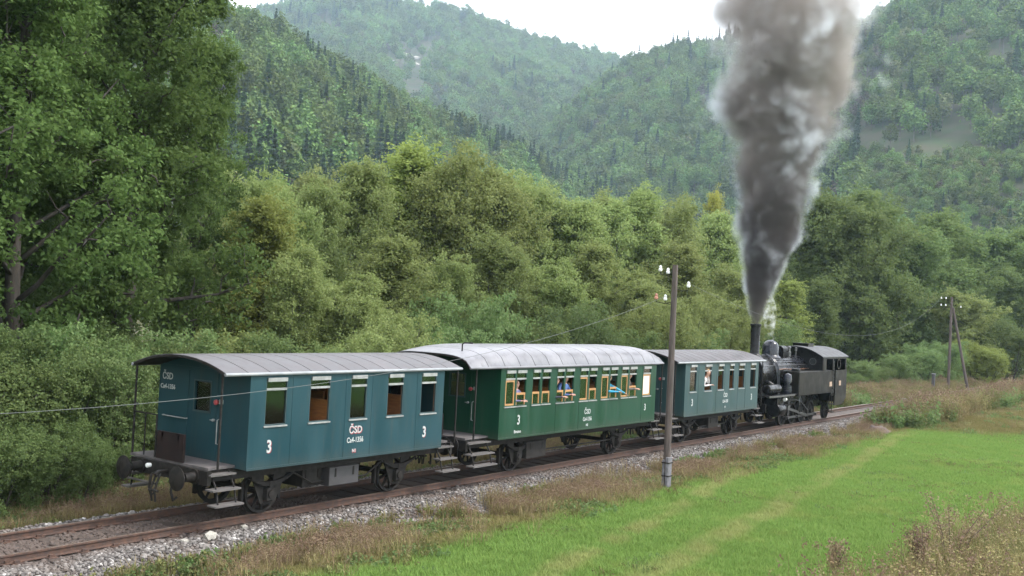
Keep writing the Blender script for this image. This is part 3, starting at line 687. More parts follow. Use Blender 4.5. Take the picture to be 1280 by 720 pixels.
mb = MB(); mb.box(32.1, 32.75, -.36, .36, BZ+BR-.1, BZ+BR+.34, 'loco_black'); mb.prism([(-.36, BZ+BR+.34), (.36, BZ+BR+.34), (.22, BZ+BR+.46), (-.22, BZ+BR+.46)], 'x', 32.1, 32.75, 'loco_black'); lb(mb, 'sand_box', bevel=.02)
for yy in (-.16, .12):
    mb = MB(); mb.lathe((33.35, yy, BZ+BR-.05), 'z', [(0, .10), (.22, .10), (.24, .07), (.40, .07), (.42, .10), (.48, .09), (.50, .02)], 'steel', 14); lb(mb, 'safety_valve', smooth=True)
mb = MB(); mb.lathe((33.9, -.3, BZ+BR-.08), 'z', [(0, .03), (.3, .03), (.31, .055), (.46, .055), (.48, .02)], 'steel', 10); lb(mb, 'whistle', smooth=True)
# frames, running plate, beams
mb = MB()
for s in (-1, 1): mb.box(28.0, 38.0, s*.60-.02, s*.60+.02, .62, 1.42, 'loco_black')
for q in (28.4, 30.2, 32.1, 34.0, 36.0, 37.6): mb.box(q-.04, q+.04, -.58, .58, .7, 1.4, 'loco_black')
lb(mb, 'frame')
mb = MB(); mb.box(27.95, 34.4, -1.38, 1.38, 1.43, 1.475, 'loco_black'); lb(mb, 'running_board', bevel=.01)
mb = MB(); mb.box(27.95, 31.0, -1.41, -1.385, 1.40, 1.48, 'steel'); lb(mb, 'board_edging')
for xe, s in ((27.86, -1), (38.28, 1)):
    mb = MB(); mb.box(xe-.05, xe+.05, -1.3, 1.3, .80, 1.14, 'loco_black'); lb(mb, 'buffer_beam')
    for ys in (-1, 1):
        mb = MB(); mb.lathe((xe+s*.05, ys*.875, .98), (s, 0, 0), [(0, .16), (.03, .16), (.03, .10), (.2, .09), (.2, .05), (.3, .05), (.31, .23), (.34, .235), (.365, .01)], 'black_iron', 20); lb(mb, 'buffer', smooth=True)
# smokebox saddle, cylinders, valve gear
mb = MB(); mb.prism([(-.55, 1.42), (.55, 1.42), (.42, 1.85), (-.42, 1.85)], 'x', 29.0, 30.1, 'loco_black'); lb(mb, 'saddle')
for s in (-1, 1):
    mb = MB(); mb.lathe((29.35, s*1.05, .80), 'x', [(0, .2), (.02, .29), (.06, .31), (.84, .31), (.88, .29), (.9, .2)], 'loco_black', 24)
    mb.box(29.4, 30.2, s*.62, s*1.2, .82, 1.30, 'loco_black'); mb.lathe((29.3, s*1.0, 1.16), 'x', [(0, .1), (.02, .15), (1.0, .15), (1.02, .1)], 'loco_black', 16); lb(mb, 'cylinder', smooth=True)
    mb = MB(); mb.tube([(29.7, s*.55, 2.0), (29.8, s*.95, 1.75), (29.8, s*1.08, 1.3)], .11, 'loco_black', 10); lb(mb, 'steam_pipe', smooth=True)
    mb = MB(); mb.tube([(30.25, s*1.05, .80), (31.1, s*1.05, .80)], .03, 'steel', 8); mb.box(30.95, 31.25, s*1.0, s*1.12, .72, .92, 'steel'); mb.box(30.3, 31.9, s*1.02, s*1.08, .95, 1.0, 'grimy_iron'); lb(mb, 'crosshead')
    WX = (31.05, 32.30, 33.55, 34.80)
    for q in WX:
        r = .48; mb = MB()
        mb.lathe((q, s*.752, r), (0, s, 0), [(-.07, r*.86), (-.07, r+.025), (-.04, r+.027), (-.03, r), (.07, r), (.07, r*.87), (-.03, r*.86)], 'grimy_iron', 30, cap=False); wo = lb(mb, 'driving_wheel', smooth=True)
        mb = MB()
        for k in range(11):
            a = 2*math.pi*k/11; mb.tube([(q+math.cos(a)*.09, s*.76, r+math.sin(a)*.09), (q+math.cos(a)*r*.87, s*.76, r+math.sin(a)*r*.87)], [.034, .026], 'grimy_iron', 5)
        mb.lathe((q, s*.752, r), (0, s, 0), [(-.06, .12), (.13, .11), (.14, .06)], 'grimy_iron', 14)
        mb.prism([(q+math.cos(a)*r*.86, r+math.sin(a)*r*.86) for a in np.linspace(2.2, 4.1, 8)], 'y', s*.74, s*.80, 'grimy_iron'); mb.build('spokes', wo, smooth=True)
        mb = MB(); mb.lathe((q+.17, s*.80, r-.13), (0, s, 0), [(0, .06), (.26, .05)], 'steel', 12); mb.build('crank_pin', wo, smooth=True)
    mb = MB(); mb.box(WX[0]+.17, WX[-1]+.17, s*.93, s*.965, .48-.13-.045, .48-.13+.045, 'steel')
    for q in WX: mb.lathe((q+.17, s*.92, .35), (0, s, 0), [(0, .085), (.055, .085)], 'steel', 14)
    lb(mb, 'coupling_rod')
    mb = MB(); mb.add(*(lambda A, B: ([(A[0], s*1.0, A[1]-.05), (A[0], s*1.0, A[1]+.05), (B[0], s*1.0, B[1]+.06), (B[0], s*1.0, B[1]-.06), (A[0], s*1.04, A[1]-.05), (A[0], s*1.04, A[1]+.05), (B[0], s*1.04, B[1]+.06), (B[0], s*1.04, B[1]-.06)], [(0, 1, 2, 3), (7, 6, 5, 4), (0, 4, 5, 1), (2, 6, 7, 3), (1, 5, 6, 2), (0, 3, 7, 4)]))((31.1, .80), (33.72, .35)), 'steel'); lb(mb, 'connecting_rod')
    mb = MB(); mb.tube([(32.6, s*1.08, .55), (32.45, s*1.08, 1.0), (32.5, s*1.08, 1.32)], .035, 'steel', 6); mb.tube([(31.2, s*1.08, 1.16), (32.5, s*1.08, 1.1)], .025, 'steel', 6); mb.tube([(32.5, s*1.08, 1.1), (33.7, s*1.06, .6)], .022, 'steel', 6)
    mb.tube([(31.05, s*1.1, .8), (31.0, s*1.1, .45), (31.1, s*1.1, 1.16)], .022, 'steel', 6); lb(mb, 'valve_gear')
    mb = MB(); q = 37.0; r = .40; mb.lathe((q, s*.752, r), (0, s, 0), [(-.07, r*.85), (-.07, r+.025), (-.04, r+.027), (-.03, r), (.07, r), (.07, r*.86), (-.03, r*.85)], 'grimy_iron', 26, cap=False)
    for k in range(8):
        a = 2*math.pi*k/8; mb.tube([(q, s*.76, r), (q+math.cos(a)*r*.87, s*.76, r+math.sin(a)*r*.87)], [.05, .026], 'grimy_iron', 5)
    lb(mb, 'carrying_wheel', smooth=True)
    # side tank
    tk = MB(); tk.box(31.35, 35.95, s*.80, s*1.44, 1.36, 2.46, 'loco_tank'); to = lb(tk, 'side_tank', bevel=.03)
    rv = MB()
    for zz in (1.44, 2.38):
        for q in np.arange(31.45, 35.9, .22): rv.lathe((q, s*1.44, zz), (0, s, 0), [(0, .014), (.008, .010)], 'loco_tank', 6)
    rv.build('rivets', to)
    pl = MB(); pl.box(35.50, 35.86, s*1.442, s*1.455, 1.68, 1.90, 'brass_plate'); pl.build('number_plate', to)
    fl = MB(); fl.lathe((31.75, s*1.12, 2.46), 'z', [(0, .2), (.1, .2), (.12, .17), (.13, .02)], 'loco_black', 18); lb(fl, 'tank_filler', smooth=True)
    # boiler fittings
    hr = MB(); hr.tube([(28.9, s*.70, BZ+.34), (34.4, s*.70, BZ+.34)], .018, 'steel', 6)
    lb(hr, 'handrail', smooth=True)
    for k, (zz, yy) in enumerate(((BZ+.50, .60), (BZ+.58, .50), (BZ+.16, .78))):
        pp = MB(); pp.tube([(30.2, s*yy, zz), (31.2, s*(yy+.02), zz+.03), (32.4, s*yy, zz-.02), (34.4, s*yy, zz)], .022, 'copper_pipe' if k == 2 else 'loco_dome', 6); lb(pp, 'boiler_pipe', smooth=True)
    rg = MB(); n = 14
    for rr, xx in ((BR+.10, 30.25), (BR+.10, 30.42)):
        rg.tube([(xx, s*rr*math.sin(a), BZ+rr*math.cos(a)) for a in np.linspace(.25, 1.65, n)]+[(xx, s*(rr+.02), 1.5)], .032, 'loco_dome', 8)
    lb(rg, 'sand_pipe', smooth=True)
ap = MB(); ap.lathe((30.80, -1.10, 1.48), 'z', [(0, .17), (.04, .19), (.36, .19), (.38, .11), (.46, .11), (.48, .18), (.82, .18), (.86, .15), (.9, .05)], 'loco_dome', 18)
for zz in (1.6, 1.68, 1.76, 2.04, 2.12): ap.lathe((30.80, -1.10, zz), 'z', [(0, .205), (.02, .205)], 'steel', 18)
lb(ap, 'air_pump', smooth=True)
ar = MB(); ar.lathe((28.5, -1.02, 1.72), 'x', [(0, .1), (.05, .2), (1.35, .2), (1.4, .1)], 'loco_black', 18); lb(ar, 'air_reservoir', smooth=True)
lp = MB(); lp.lathe((30.15, -1.30, 1.26), (-1, 0, 0), [(0, .07), (.12, .09), (.13, .085), (.135, .02)], 'porcelain', 14); lb(lp, 'lamp', smooth=True)
# cab
def cab_z(y): return 3.10+.42*(1-(abs(y)/1.46)**2.3)
cb = MB(); ys = np.linspace(-1.42, 1.42, 17)
cb.prism([(-1.42, 1.40), (1.42, 1.40)]+[(y, cab_z(y)-.02) for y in ys[::-1]], 'x', 34.45, 34.50, 'loco_black'); cab_o = lb(cb, 'cab_front')
for yy in (-.95, .95):
    wb = MB(); wb.lathe((34.44, yy, 2.86), '-x', [(0, .17), (.02, .17), (.02, .14), (0, .14)], 'steel', 20, cap=False); wo = wb.build('spectacle_window', cab_o, smooth=True)
    gb = MB(); gb.lathe((34.445, yy, 2.86), '-x', [(0, .14), (.006, .138)], 'window_glass', 20); gb.build('pane', wo)
rf = MB(); vs = []; fs = []; n = 21
for x in (34.25, 38.15):
    for dz in (0, .035):
        for y in np.linspace(-1.5, 1.5, n): vs.append((x, y, cab_z(min(abs(y), 1.46))+dz-(.02 if abs(y) > 1.46 else 0)))
for k in range(n-1): fs += [(k, k+1, 2*n+k+1, 2*n+k), (n+k, 3*n+k, 3*n+k+1, n+k+1), (k, n+k, n+k+1, k+1), (2*n+k, 2*n+k+1, 3*n+k+1, 3*n+k)]
fs += [(0, 2*n, 3*n, n), (n-1, 2*n-1, 4*n-1, 3*n-1)]
rf.add(vs, fs, 'cab_roof'); ro = lb(rf, 'cab_roof', smooth=True)
hb = MB(); hb.box(35.3, 36.1, -.38, .38, 3.50, 3.66, 'loco_black'); hb.box(35.25, 36.15, -.42, .42, 3.66, 3.69, 'loco_black'); hb.build('roof_hatch', ro)
for s in (-1, 1):
    for q0, q1 in ((34.50, 34.98), (35.90, 36.05), (37.86, 38.0)):
        pb = MB(); pb.box(q0, q1, s*1.40, s*1.44, 2.462 if q0 < 36 else 2.45, 3.12, 'loco_tank'); lb(pb, 'cab_pillar')
    tp = MB(); tp.box(34.98, 37.86, s*1.40, s*1.437, 3.0, 3.12, 'loco_tank'); lb(tp, 'cab_side_top')
    bk = MB(); bk.prism([(36.42, 2.44), (38.15, 2.44), (38.15, 1.05), (37.5, .72), (36.42, .72)], 'y', s*1.36, s*1.43, 'loco_tank'); bo = lb(bk, 'bunker_side')
    pl = MB(); pl.box(36.95, 37.25, s*1.432, s*1.445, 1.68, 1.92, 'brass_plate'); pl.build('number_plate', bo)
    dr = MB(); dr.box(35.98, 36.40, s*1.34, s*1.38, 1.2, 2.40, 'loco_black'); lb(dr, 'cab_door')
    hr = MB(); hr.tube([(36.02, s*1.47, 1.3), (36.02, s*1.47, 2.9)], .016, 'steel', 6); hr.tube([(36.40, s*1.47, 1.2), (36.40, s*1.47, 2.42)], .016, 'steel', 6); lb(hr, 'cab_handrail')
    fr = MB(); fr.lathe((36.85, s*1.41, 2.74), (0, s, 0), [(0, .26), (.03, .26), (.03, .21), (0, .21)], 'loco_black', 22, cap=False); lb(fr, 'round_window', smooth=True)
    st = MB(); st.box(36.0, 36.4, s*1.15, s*1.45, .40, .43, 'grimy_iron'); st.box(36.0, 36.4, s*1.2, s*1.45, .78, .81, 'grimy_iron'); st.tube([(36.02, s*1.3, 1.2), (36.02, s*1.3, .41)], .02, 'grimy_iron', 6); st.tube([(36.38, s*1.3, 1.2), (36.38, s*1.3, .41)], .02, 'grimy_iron', 6); lb(st, 'cab_step')
rb = MB(); rb.prism([(-1.36, 1.05), (1.36, 1.05)]+[(y, cab_z(y)-.03) for y in np.linspace(-1.36, 1.36, 15)[::-1]], 'x', 38.10, 38.15, 'loco_black'); lb(rb, 'cab_rear')
co = MB(); co.box(36.45, 38.08, -1.35, 1.35, .9, 2.25, 'loco_black'); lb(co, 'coal_bunker')
lf = MB(); lf.lathe((38.16, 0, 3.35), 'x', [(0, .12), (.16, .15), (.18, .13), (.19, .02)], 'steel', 16); lb(lf, 'headlamp', smooth=True)

# ------------------------------------------------------------------ telegraph poles and wires
def insulator(mb_parent, p, out, m):
    hb = MB(); hb.tube([(0, 0, p[2]-.10), (out[0]*.55, out[1]*.55, p[2]-.16), (out[0], out[1], p[2]-.12), (out[0], out[1], p[2]-.02)], .012, 'black_iron', 6); ho = hb.build('hook', mb_parent, smooth=True)
    ib = MB(); ib.lathe((out[0], out[1], p[2]-.05), 'z', [(0, .045), (.03, .058), (.07, .05), (.085, .035), (.11, .045), (.15, .035), (.165, .01)], m, 12); ib.build('insulator', ho, smooth=True)
    return (out[0], out[1], p[2]+.06)
base = onZ(832, 612, -.30); top = onY(843, 331, base[1]); top = base+(top-base)
ph = top[2]-base[2]
pole = empty('telegraph_pole', (base[0], base[1], base[2]-.05), 'weathered wooden telegraph pole on a concrete stub beside the green meadow', 'telegraph pole')
lean = np.array([top[0]-base[0], top[1]-base[1]])*.45
mb = MB(); mb.tube([(lean[0]*k*1.0, lean[1]*k, .55+(ph-.5)*k) for k in np.linspace(0, 1, 8)], list(np.linspace(.104, .078, 8)), 'pole_wood', 12); mb.build('post', pole, smooth=True)
cbm = MB(); cbm.prism([(-.125, -.095), (-.07, -.12), (.07, -.12), (.125, -.095), (.125, -.02), (-.125, -.02)], 'z', -.3, .98, 'pole_concrete'); cbm.prism([(-.115, .09), (.115, .09), (.115, .02), (-.115, .02)], 'z', -.3, .90, 'pole_concrete')
so = cbm.build('concrete_stub', pole, bevel=.008)
for zz in (.45, .82):
    sb = MB(); sb.box(-.135, .135, -.13, .105, zz-.015, zz+.015, 'grimy_iron'); sb.build('steel_strap', so)
WP = []
for zz, off, mm in ((ph-.10, (-.42, .05), 'porcelain'), (ph-.16, (-.20, -.05), 'porcelain'), (ph-.52, (.40, -.03), 'porcelain'), (ph-.90, (-.50, .05), 'porcelain_brown'), (ph-.92, (-.24, -.06), 'porcelain')):
    q = insulator(pole, (0, 0, zz), (RT0[0]*off[0]+lean[0], RT0[1]*off[0]+lean[1], 0)[:2], mm); WP.append(np.array(q)+np.array([base[0], base[1], base[2]-.05]))
fpz = [(1187, 481, 371), (1206, 0, 0)]
fb_ = onZ(1185, 490, -.5); fh = onY(1188, 370, fb_[1])[2]+.5
far = empty('telegraph_pole', (fb_[0], fb_[1], -.55), 'two legged wooden telegraph pole standing among the bushes beyond the locomotive', 'telegraph pole')
mb = MB(); mb.tube([(0, 0, 0), (0, 0, fh)], [.13, .10], 'pole_wood', 10); mb.build('post', far, smooth=True)
mb = MB(); mb.tube([(RT0[0]*1.75, RT0[1]*1.75, 0), (RT0[0]*.12, RT0[1]*.12, fh-.9)], [.13, .10], 'pole_wood', 10); mb.build('stay_leg', far, smooth=True)
FP = []
for zz, off, mm in ((fh-.15, -.50, 'porcelain'), (fh-.15, -.9, 'porcelain'), (fh-.75, -.9, 'porcelain'), (fh-.75, -.50, 'porcelain'), (fh-.85, .8, 'porcelain')):
    q = insulator(far, (0, 0, zz), (RT0[0]*off, RT0[1]*off), mm); FP.append(np.array(q)+np.array([fb_[0], fb_[1], -.55]))
def wire(A, B, sag, label):
    A, B = np.array(A), np.array(B); mb = MB()
    mb.tube([A+(B-A)*k-np.array([0, 0, 4*sag*k*(1-k)]) for k in np.linspace(0, 1, 28)], .0045, 'wire', 5); o = mb.build('telegraph_wire', smooth=True); tag(o, label, 'wire')
wA = WP[4]; q1, q2 = onY(195, 503, wA[1]), onY(480, 467, wA[1])          # the line runs parallel to the track
cf = np.polyfit([wA[0], q2[0], q1[0]], [wA[2], q2[2], q1[2]], 2); mb = MB()
mb.tube([(x, wA[1], float(np.polyval(cf, x))) for x in np.linspace(wA[0], q1[0]-9, 30)], .0045, 'wire', 5); tag(mb.build('telegraph_wire', smooth=True), 'thin grey telegraph wire crossing in front of the teal tail coach', 'wire')
wire(WP[2], FP[1], 2.3, 'thin telegraph wire running over the train to the two legged pole')

# ------------------------------------------------------------------ people at the coach windows
def person(name, loc, rz, label, shirt, hair, arms, lean=0.0, group=None, legs='dark', scale=1.0):
    """seated figure, origin on the floor under the pelvis, facing local -y. arms: list of ((elbow),(wrist)) for sides -1, +1"""
    P = {}; verts = []; rad = []; edges = []
    def v(k, p, r): P[k] = len(verts); verts.append(p); rad.append(r)
    def e(a, b): edges.append((P[a], P[b]))
    L = lean
    v('pelvis', (0, 0, .52), (.155, .125)); v('belly', (0, -.05*L, .70), (.145, .115)); v('chest', (0, -.16*L, .92), (.165, .12)); v('upper', (0, -.24*L, 1.06), (.13, .10))
    v('neck', (0, -.29*L-.01, 1.14), (.056, .056)); v('jaw', (0, -.33*L-.045, 1.21), (.068, .078)); v('skull', (0, -.36*L-.02, 1.31), (.082, .098)); v('crown', (0, -.36*L+.0, 1.385), (.05, .06))
    v('nose', (0, -.36*L-.125, 1.275), (.012, .014))
    for a, b in (('pelvis', 'belly'), ('belly', 'chest'), ('chest', 'upper'), ('upper', 'neck'), ('neck', 'jaw'), ('jaw', 'skull'), ('skull', 'crown'), ('skull', 'nose')): e(a, b)
    for i, s in enumerate((-1, 1)):
        S = str(s); v('hip'+S, (.06, .02+s*.09, .50), (.09, .09)); v('knee'+S, (.42, .03+s*.10, .52), (.065, .065)); v('ankle'+S, (.40, .03+s*.10, .10), (.042, .042)); v('toe'+S, (.56, .03+s*.11, .05), (.04, .032))
        e('pelvis', 'hip'+S); e('hip'+S, 'knee'+S); e('knee'+S, 'ankle'+S); e('ankle'+S, 'toe'+S)
        el, wr = arms[i]
        v('sh'+S, (s*.185, -.22*L, 1.03), (.062, .062)); v('el'+S, el, (.046, .046)); v('wr'+S, wr, (.030, .026)); e('upper', 'sh'+S); e('sh'+S, 'el'+S); e('el'+S, 'wr'+S)
        d = np.array(wr)-np.array(el); d /= np.linalg.norm(d); sd = np.cross(d, (0, 0, 1)); sd /= np.linalg.norm(sd)+1e-9
        palm = np.array(wr)+d*.06; v('palm'+S, tuple(palm), (.036, .02)); e('wr'+S, 'palm'+S)
        for f in range(4):
            b0 = palm+d*.03+sd*(f-1.5)*.022; b1 = b0+d*(.035+.008*(f in (1, 2)))+np.array([0, 0, -.012]); b2 = b1+d*.02+np.array([0, 0, -.025])
            for k, q in enumerate((b0, b1, b2)): v('f%d%d' % (f, k)+S, tuple(q), (.010-.001*k,)*2)
            e('palm'+S, 'f%d0' % f+S); e('f%d0' % f+S, 'f%d1' % f+S); e('f%d1' % f+S, 'f%d2' % f+S)
        t0 = np.array(wr)+d*.03+sd*s*.04; t1 = t0+d*.04+sd*s*.012
        v('t0'+S, tuple(t0), (.012,)*2); v('t1'+S, tuple(t1), (.010,)*2); e('wr'+S, 't0'+S); e('t0'+S, 't1'+S)
    me = bpy.data.meshes.new('skeleton'); me.from_pydata(verts, edges, []); to = bpy.data.objects.new('skeleton', me); COL.objects.link(to)
    md = to.modifiers.new('s', 'SKIN'); md.use_smooth_shade = True
    if not me.skin_vertices:
        bm = bmesh.new(); bm.from_mesh(me); bm.verts.layers.skin.verify(); bm.to_mesh(me); bm.free()
    for i, r in enumerate(rad): me.skin_vertices[0].data[i].radius = r
    me.skin_vertices[0].data[0].use_root = True
    to.modifiers.new('d', 'SUBSURF').levels = 1
    dg = bpy.context.evaluated_depsgraph_get(); bm_ = bpy.data.meshes.new_from_object(to.evaluated_get(dg)); bpy.data.objects.remove(to)
    for k in ('skin', shirt, 'cloth_dark'): bm_.materials.append(MATS[k])
    V = np.array(verts); nm = list(P); zone = []
    for q in nm:
        zone.append(0 if q.startswith(('neck', 'jaw', 'skull', 'crown', 'nose', 'palm', 'f', 't0', 't1')) else 2 if q.startswith(('pelvis', 'hip', 'knee', 'ankle', 'toe')) else 1)
    zone = np.array(zone)
    for p in bm_.polygons: p.material_index = int(zone[np.argmin(((V-np.array(p.center))**2).sum(1))])
    o = bpy.data.objects.new(name, bm_); COL.objects.link(o); o.location = loc; o.rotation_euler.z = rz; o.scale = (scale,)*3
    tag(o, label, 'person', group)
    hc = np.array(verts[P['skull']])
    hb = MB(); rings = []
    for a in np.linspace(0, 2.0, 7):
        for b_ in np.linspace(0, 2*math.pi, 14, endpoint=False):
            rr = 1.0+.04*math.sin(5*b_+3*a); rings.append(hc+np.array([math.sin(a)*math.cos(b_)*.098*rr, .012+math.sin(a)*math.sin(b_)*.112*rr+(.03 if math.sin(b_) < 0 else 0)*math.sin(a), .03+math.cos(a)*.088]))
    fs = [(i*14+k, i*14+(k+1) % 14, (i+1)*14+(k+1) % 14, (i+1)*14+k) for i in range(6) for k in range(14) if not (i >= 3 and 7 < k < 13)]
    hb.add(rings, fs, hair); hb.build('hair', o, smooth=True)
    for s in (-1, 1):
        eb = MB(); eb.lathe(hc+np.array([s*.033, -.090, -.012]), '-y', [(0, .012), (.008, .010), (.010, .002)], 'eye_dark', 8); eb.build('eye', o)
        rb_ = MB(); rb_.lathe(hc+np.array([s*.082, .0, -.03]), (s, 0, 0), [(0, .016), (.012, .026), (.02, .018)], 'skin', 8); rb_.build('ear', o)
    lb_ = MB(); lb_.box(-.024, .024, hc[1]-.098, hc[1]-.088, hc[2]-.078, hc[2]-.068, 'lip'); lb_.build('mouth', o)
    return o
FZ = ZB+.12
fold = lambda z: [((-.27, -.22, z), (-.10, -.42, z+.02)), ((.27, -.22, z), (.12, -.42, z+.02))]
G = 'passengers at the windows of the green coach'
person('person', (9.50, -1.16, FZ+.07), -.2, 'passenger in a violet grey top resting both arms on an open window sill', 'cloth_violet', 'hair_brown', fold(.80), .35, G)
person('person', (11.40, -1.16, FZ+.03+.07), .15, 'passenger in a dark navy top leaning at an open window of the green coach', 'cloth_navy', 'hair_brown', fold(.80), .45, G)
person('person', (11.95, -1.16, FZ+.10+.07), -.15, 'grey haired passenger in a blue shirt beside the navy clad passenger', 'cloth_blue', 'hair_grey', fold(.78), .45, G)
person('person', (14.50, -1.16, FZ+.04+.07), .0, 'fair haired passenger in a bright cyan top stretching one arm out of the window', 'cloth_cyan', 'hair_fair', [((-.25, -.30, .86), (.02, -.50, .86)), ((.28, -.34, .92), (.50, -.46, .80))], .4, G)
person('person', (15.78, -1.16, FZ+.10+.07), .1, 'passenger in a brownish grey jacket at the window next to the white blind', 'cloth_grey', 'hair_fair', fold(.82), .45, G)
person('person', (12.70, -.82, FZ-.10), 0, 'passenger in a pale blue top behind closed glass of the green coach', 'cloth_pale_blue', 'hair_brown', fold(.62), .2, G)
person('person', (21.52, -1.16, FZ+.06+.07), .2, 'passenger in a white shirt leaning out of a window of the pale teal coach', 'cloth_white', 'hair_fair', [((-.26, -.24, .80), (-.10, -.44, .84)), ((.27, -.30, .86), (.12, -.30, 1.12))], .8)

# ------------------------------------------------------------------ foliage materials
def leaf_mat(name, ca, cb_, hue=.025, trans=.48, dry=None, vr=.35):
    m, t, o = new_mat(name)
    g = N(t, 'ShaderNodeNewGeometry'); oi = N(t, 'ShaderNodeObjectInfo')
    c = mix_c(t, g.outputs['Random Per Island'], ca, cb_)
    hs = N(t, 'ShaderNodeHueSaturation'); t.links.new(c, hs.inputs['Color'])
    t.links.new(math_n(t, 'ADD', math_n(t, 'MULTIPLY', oi.outputs['Random'], hue), .5-hue/2), hs.inputs['Hue'])
    t.links.new(math_n(t, 'ADD', math_n(t, 'MULTIPLY', oi.outputs['Random'], vr), 1.0-vr*.5), hs.inputs['Value'])
    hs.inputs['Saturation'].default_value = .95
    d = N(t, 'ShaderNodeBsdfPrincipled'); d.inputs['Roughness'].default_value = .7; d.inputs['Specular IOR Level'].default_value = .08
    tl = N(t, 'ShaderNodeBsdfTranslucent'); t.links.new(hs.outputs[0], d.inputs['Base Color']); t.links.new(hs.outputs[0], tl.inputs['Color'])
    ms = N(t, 'ShaderNodeMixShader'); ms.inputs[0].default_value = trans
    t.links.new(d.outputs[0], ms.inputs[1]); t.links.new(tl.outputs[0], ms.inputs[2]); t.links.new(ms.outputs[0], o.inputs['Surface'])
    MATS[name] = m; return m
leaf_mat('leaf_ash', (.066, .116, .028), (.108, .166, .044), .012)
leaf_mat('leaf_willow', (.160, .212, .062), (.238, .280, .097))
leaf_mat('leaf_alder', (.090, .140, .044), (.145, .195, .064))
leaf_mat('leaf_bright', (.170, .220, .048), (.240, .280, .075))
leaf_mat('leaf_shrub', (.100, .165, .048), (.170, .225, .088))
leaf_mat('leaf_yellow', (.34, .33, .05), (.27, .31, .06), .01)
leaf_mat('leaf_grass', (.075, .175, .026), (.12, .235, .042), .05)
leaf_mat('leaf_dry', (.26, .205, .095), (.18, .155, .066), .05, .25)
leaf_mat('leaf_drygreen', (.13, .145, .045), (.175, .165, .065), .05, .3)
leaf_mat('leaf_seed', (.150, .100, .066), (.22, .155, .10), .04, .2)
leaf_mat('far_beech', (.068, .118, .030), (.120, .172, .042), .05, .25, None, .8)
leaf_mat('far_spruce', (.036, .066, .032), (.056, .092, .040), .03, .1, None, .6)
leaf_mat('far_pale', (.095, .120, .045), (.135, .155, .056), .05, .25)
leaf_mat('far_bare', (.085, .070, .050), (.070, .062, .044), .05, .1)

# ------------------------------------------------------------------ trees
def leaf_quads(rng, C, outward, size, up=.5, asp=.34):
    n = len(C); nr = rng.normal(size=(n, 3)); nr /= np.linalg.norm(nr, axis=1)[:, None]
    nr = nr+outward*.5+np.array([0, 0, up]); nr /= np.linalg.norm(nr, axis=1)[:, None]
    a = rng.normal(size=(n, 3)); a -= nr*(a*nr).sum(1)[:, None]; a /= np.linalg.norm(a, axis=1)[:, None]; b = np.cross(nr, a)
    s = size*rng.uniform(.65, 1.3, n)[:, None]
    v = np.stack([C-a*s*.55, C+b*s*asp-a*s*.05+nr*s*.06, C+a*s*.6-nr*s*.12, C-b*s*asp-a*s*.05+nr*s*.06], 1)
    return v.reshape(-1, 3)
def quads_mesh(name, V, material):
    n = len(V)//4; me = bpy.data.meshes.new(name); me.vertices.add(len(V)); me.vertices.foreach_set('co', np.ascontiguousarray(V, dtype=np.float32).ravel())
    me.loops.add(n*4); me.loops.foreach_set('vertex_index', np.arange(n*4, dtype=np.int32)); me.polygons.add(n); me.polygons.foreach_set('loop_start', np.arange(0, n*4, 4, dtype=np.int32))
    me.materials.append(material); me.update(calc_edges=True); return me
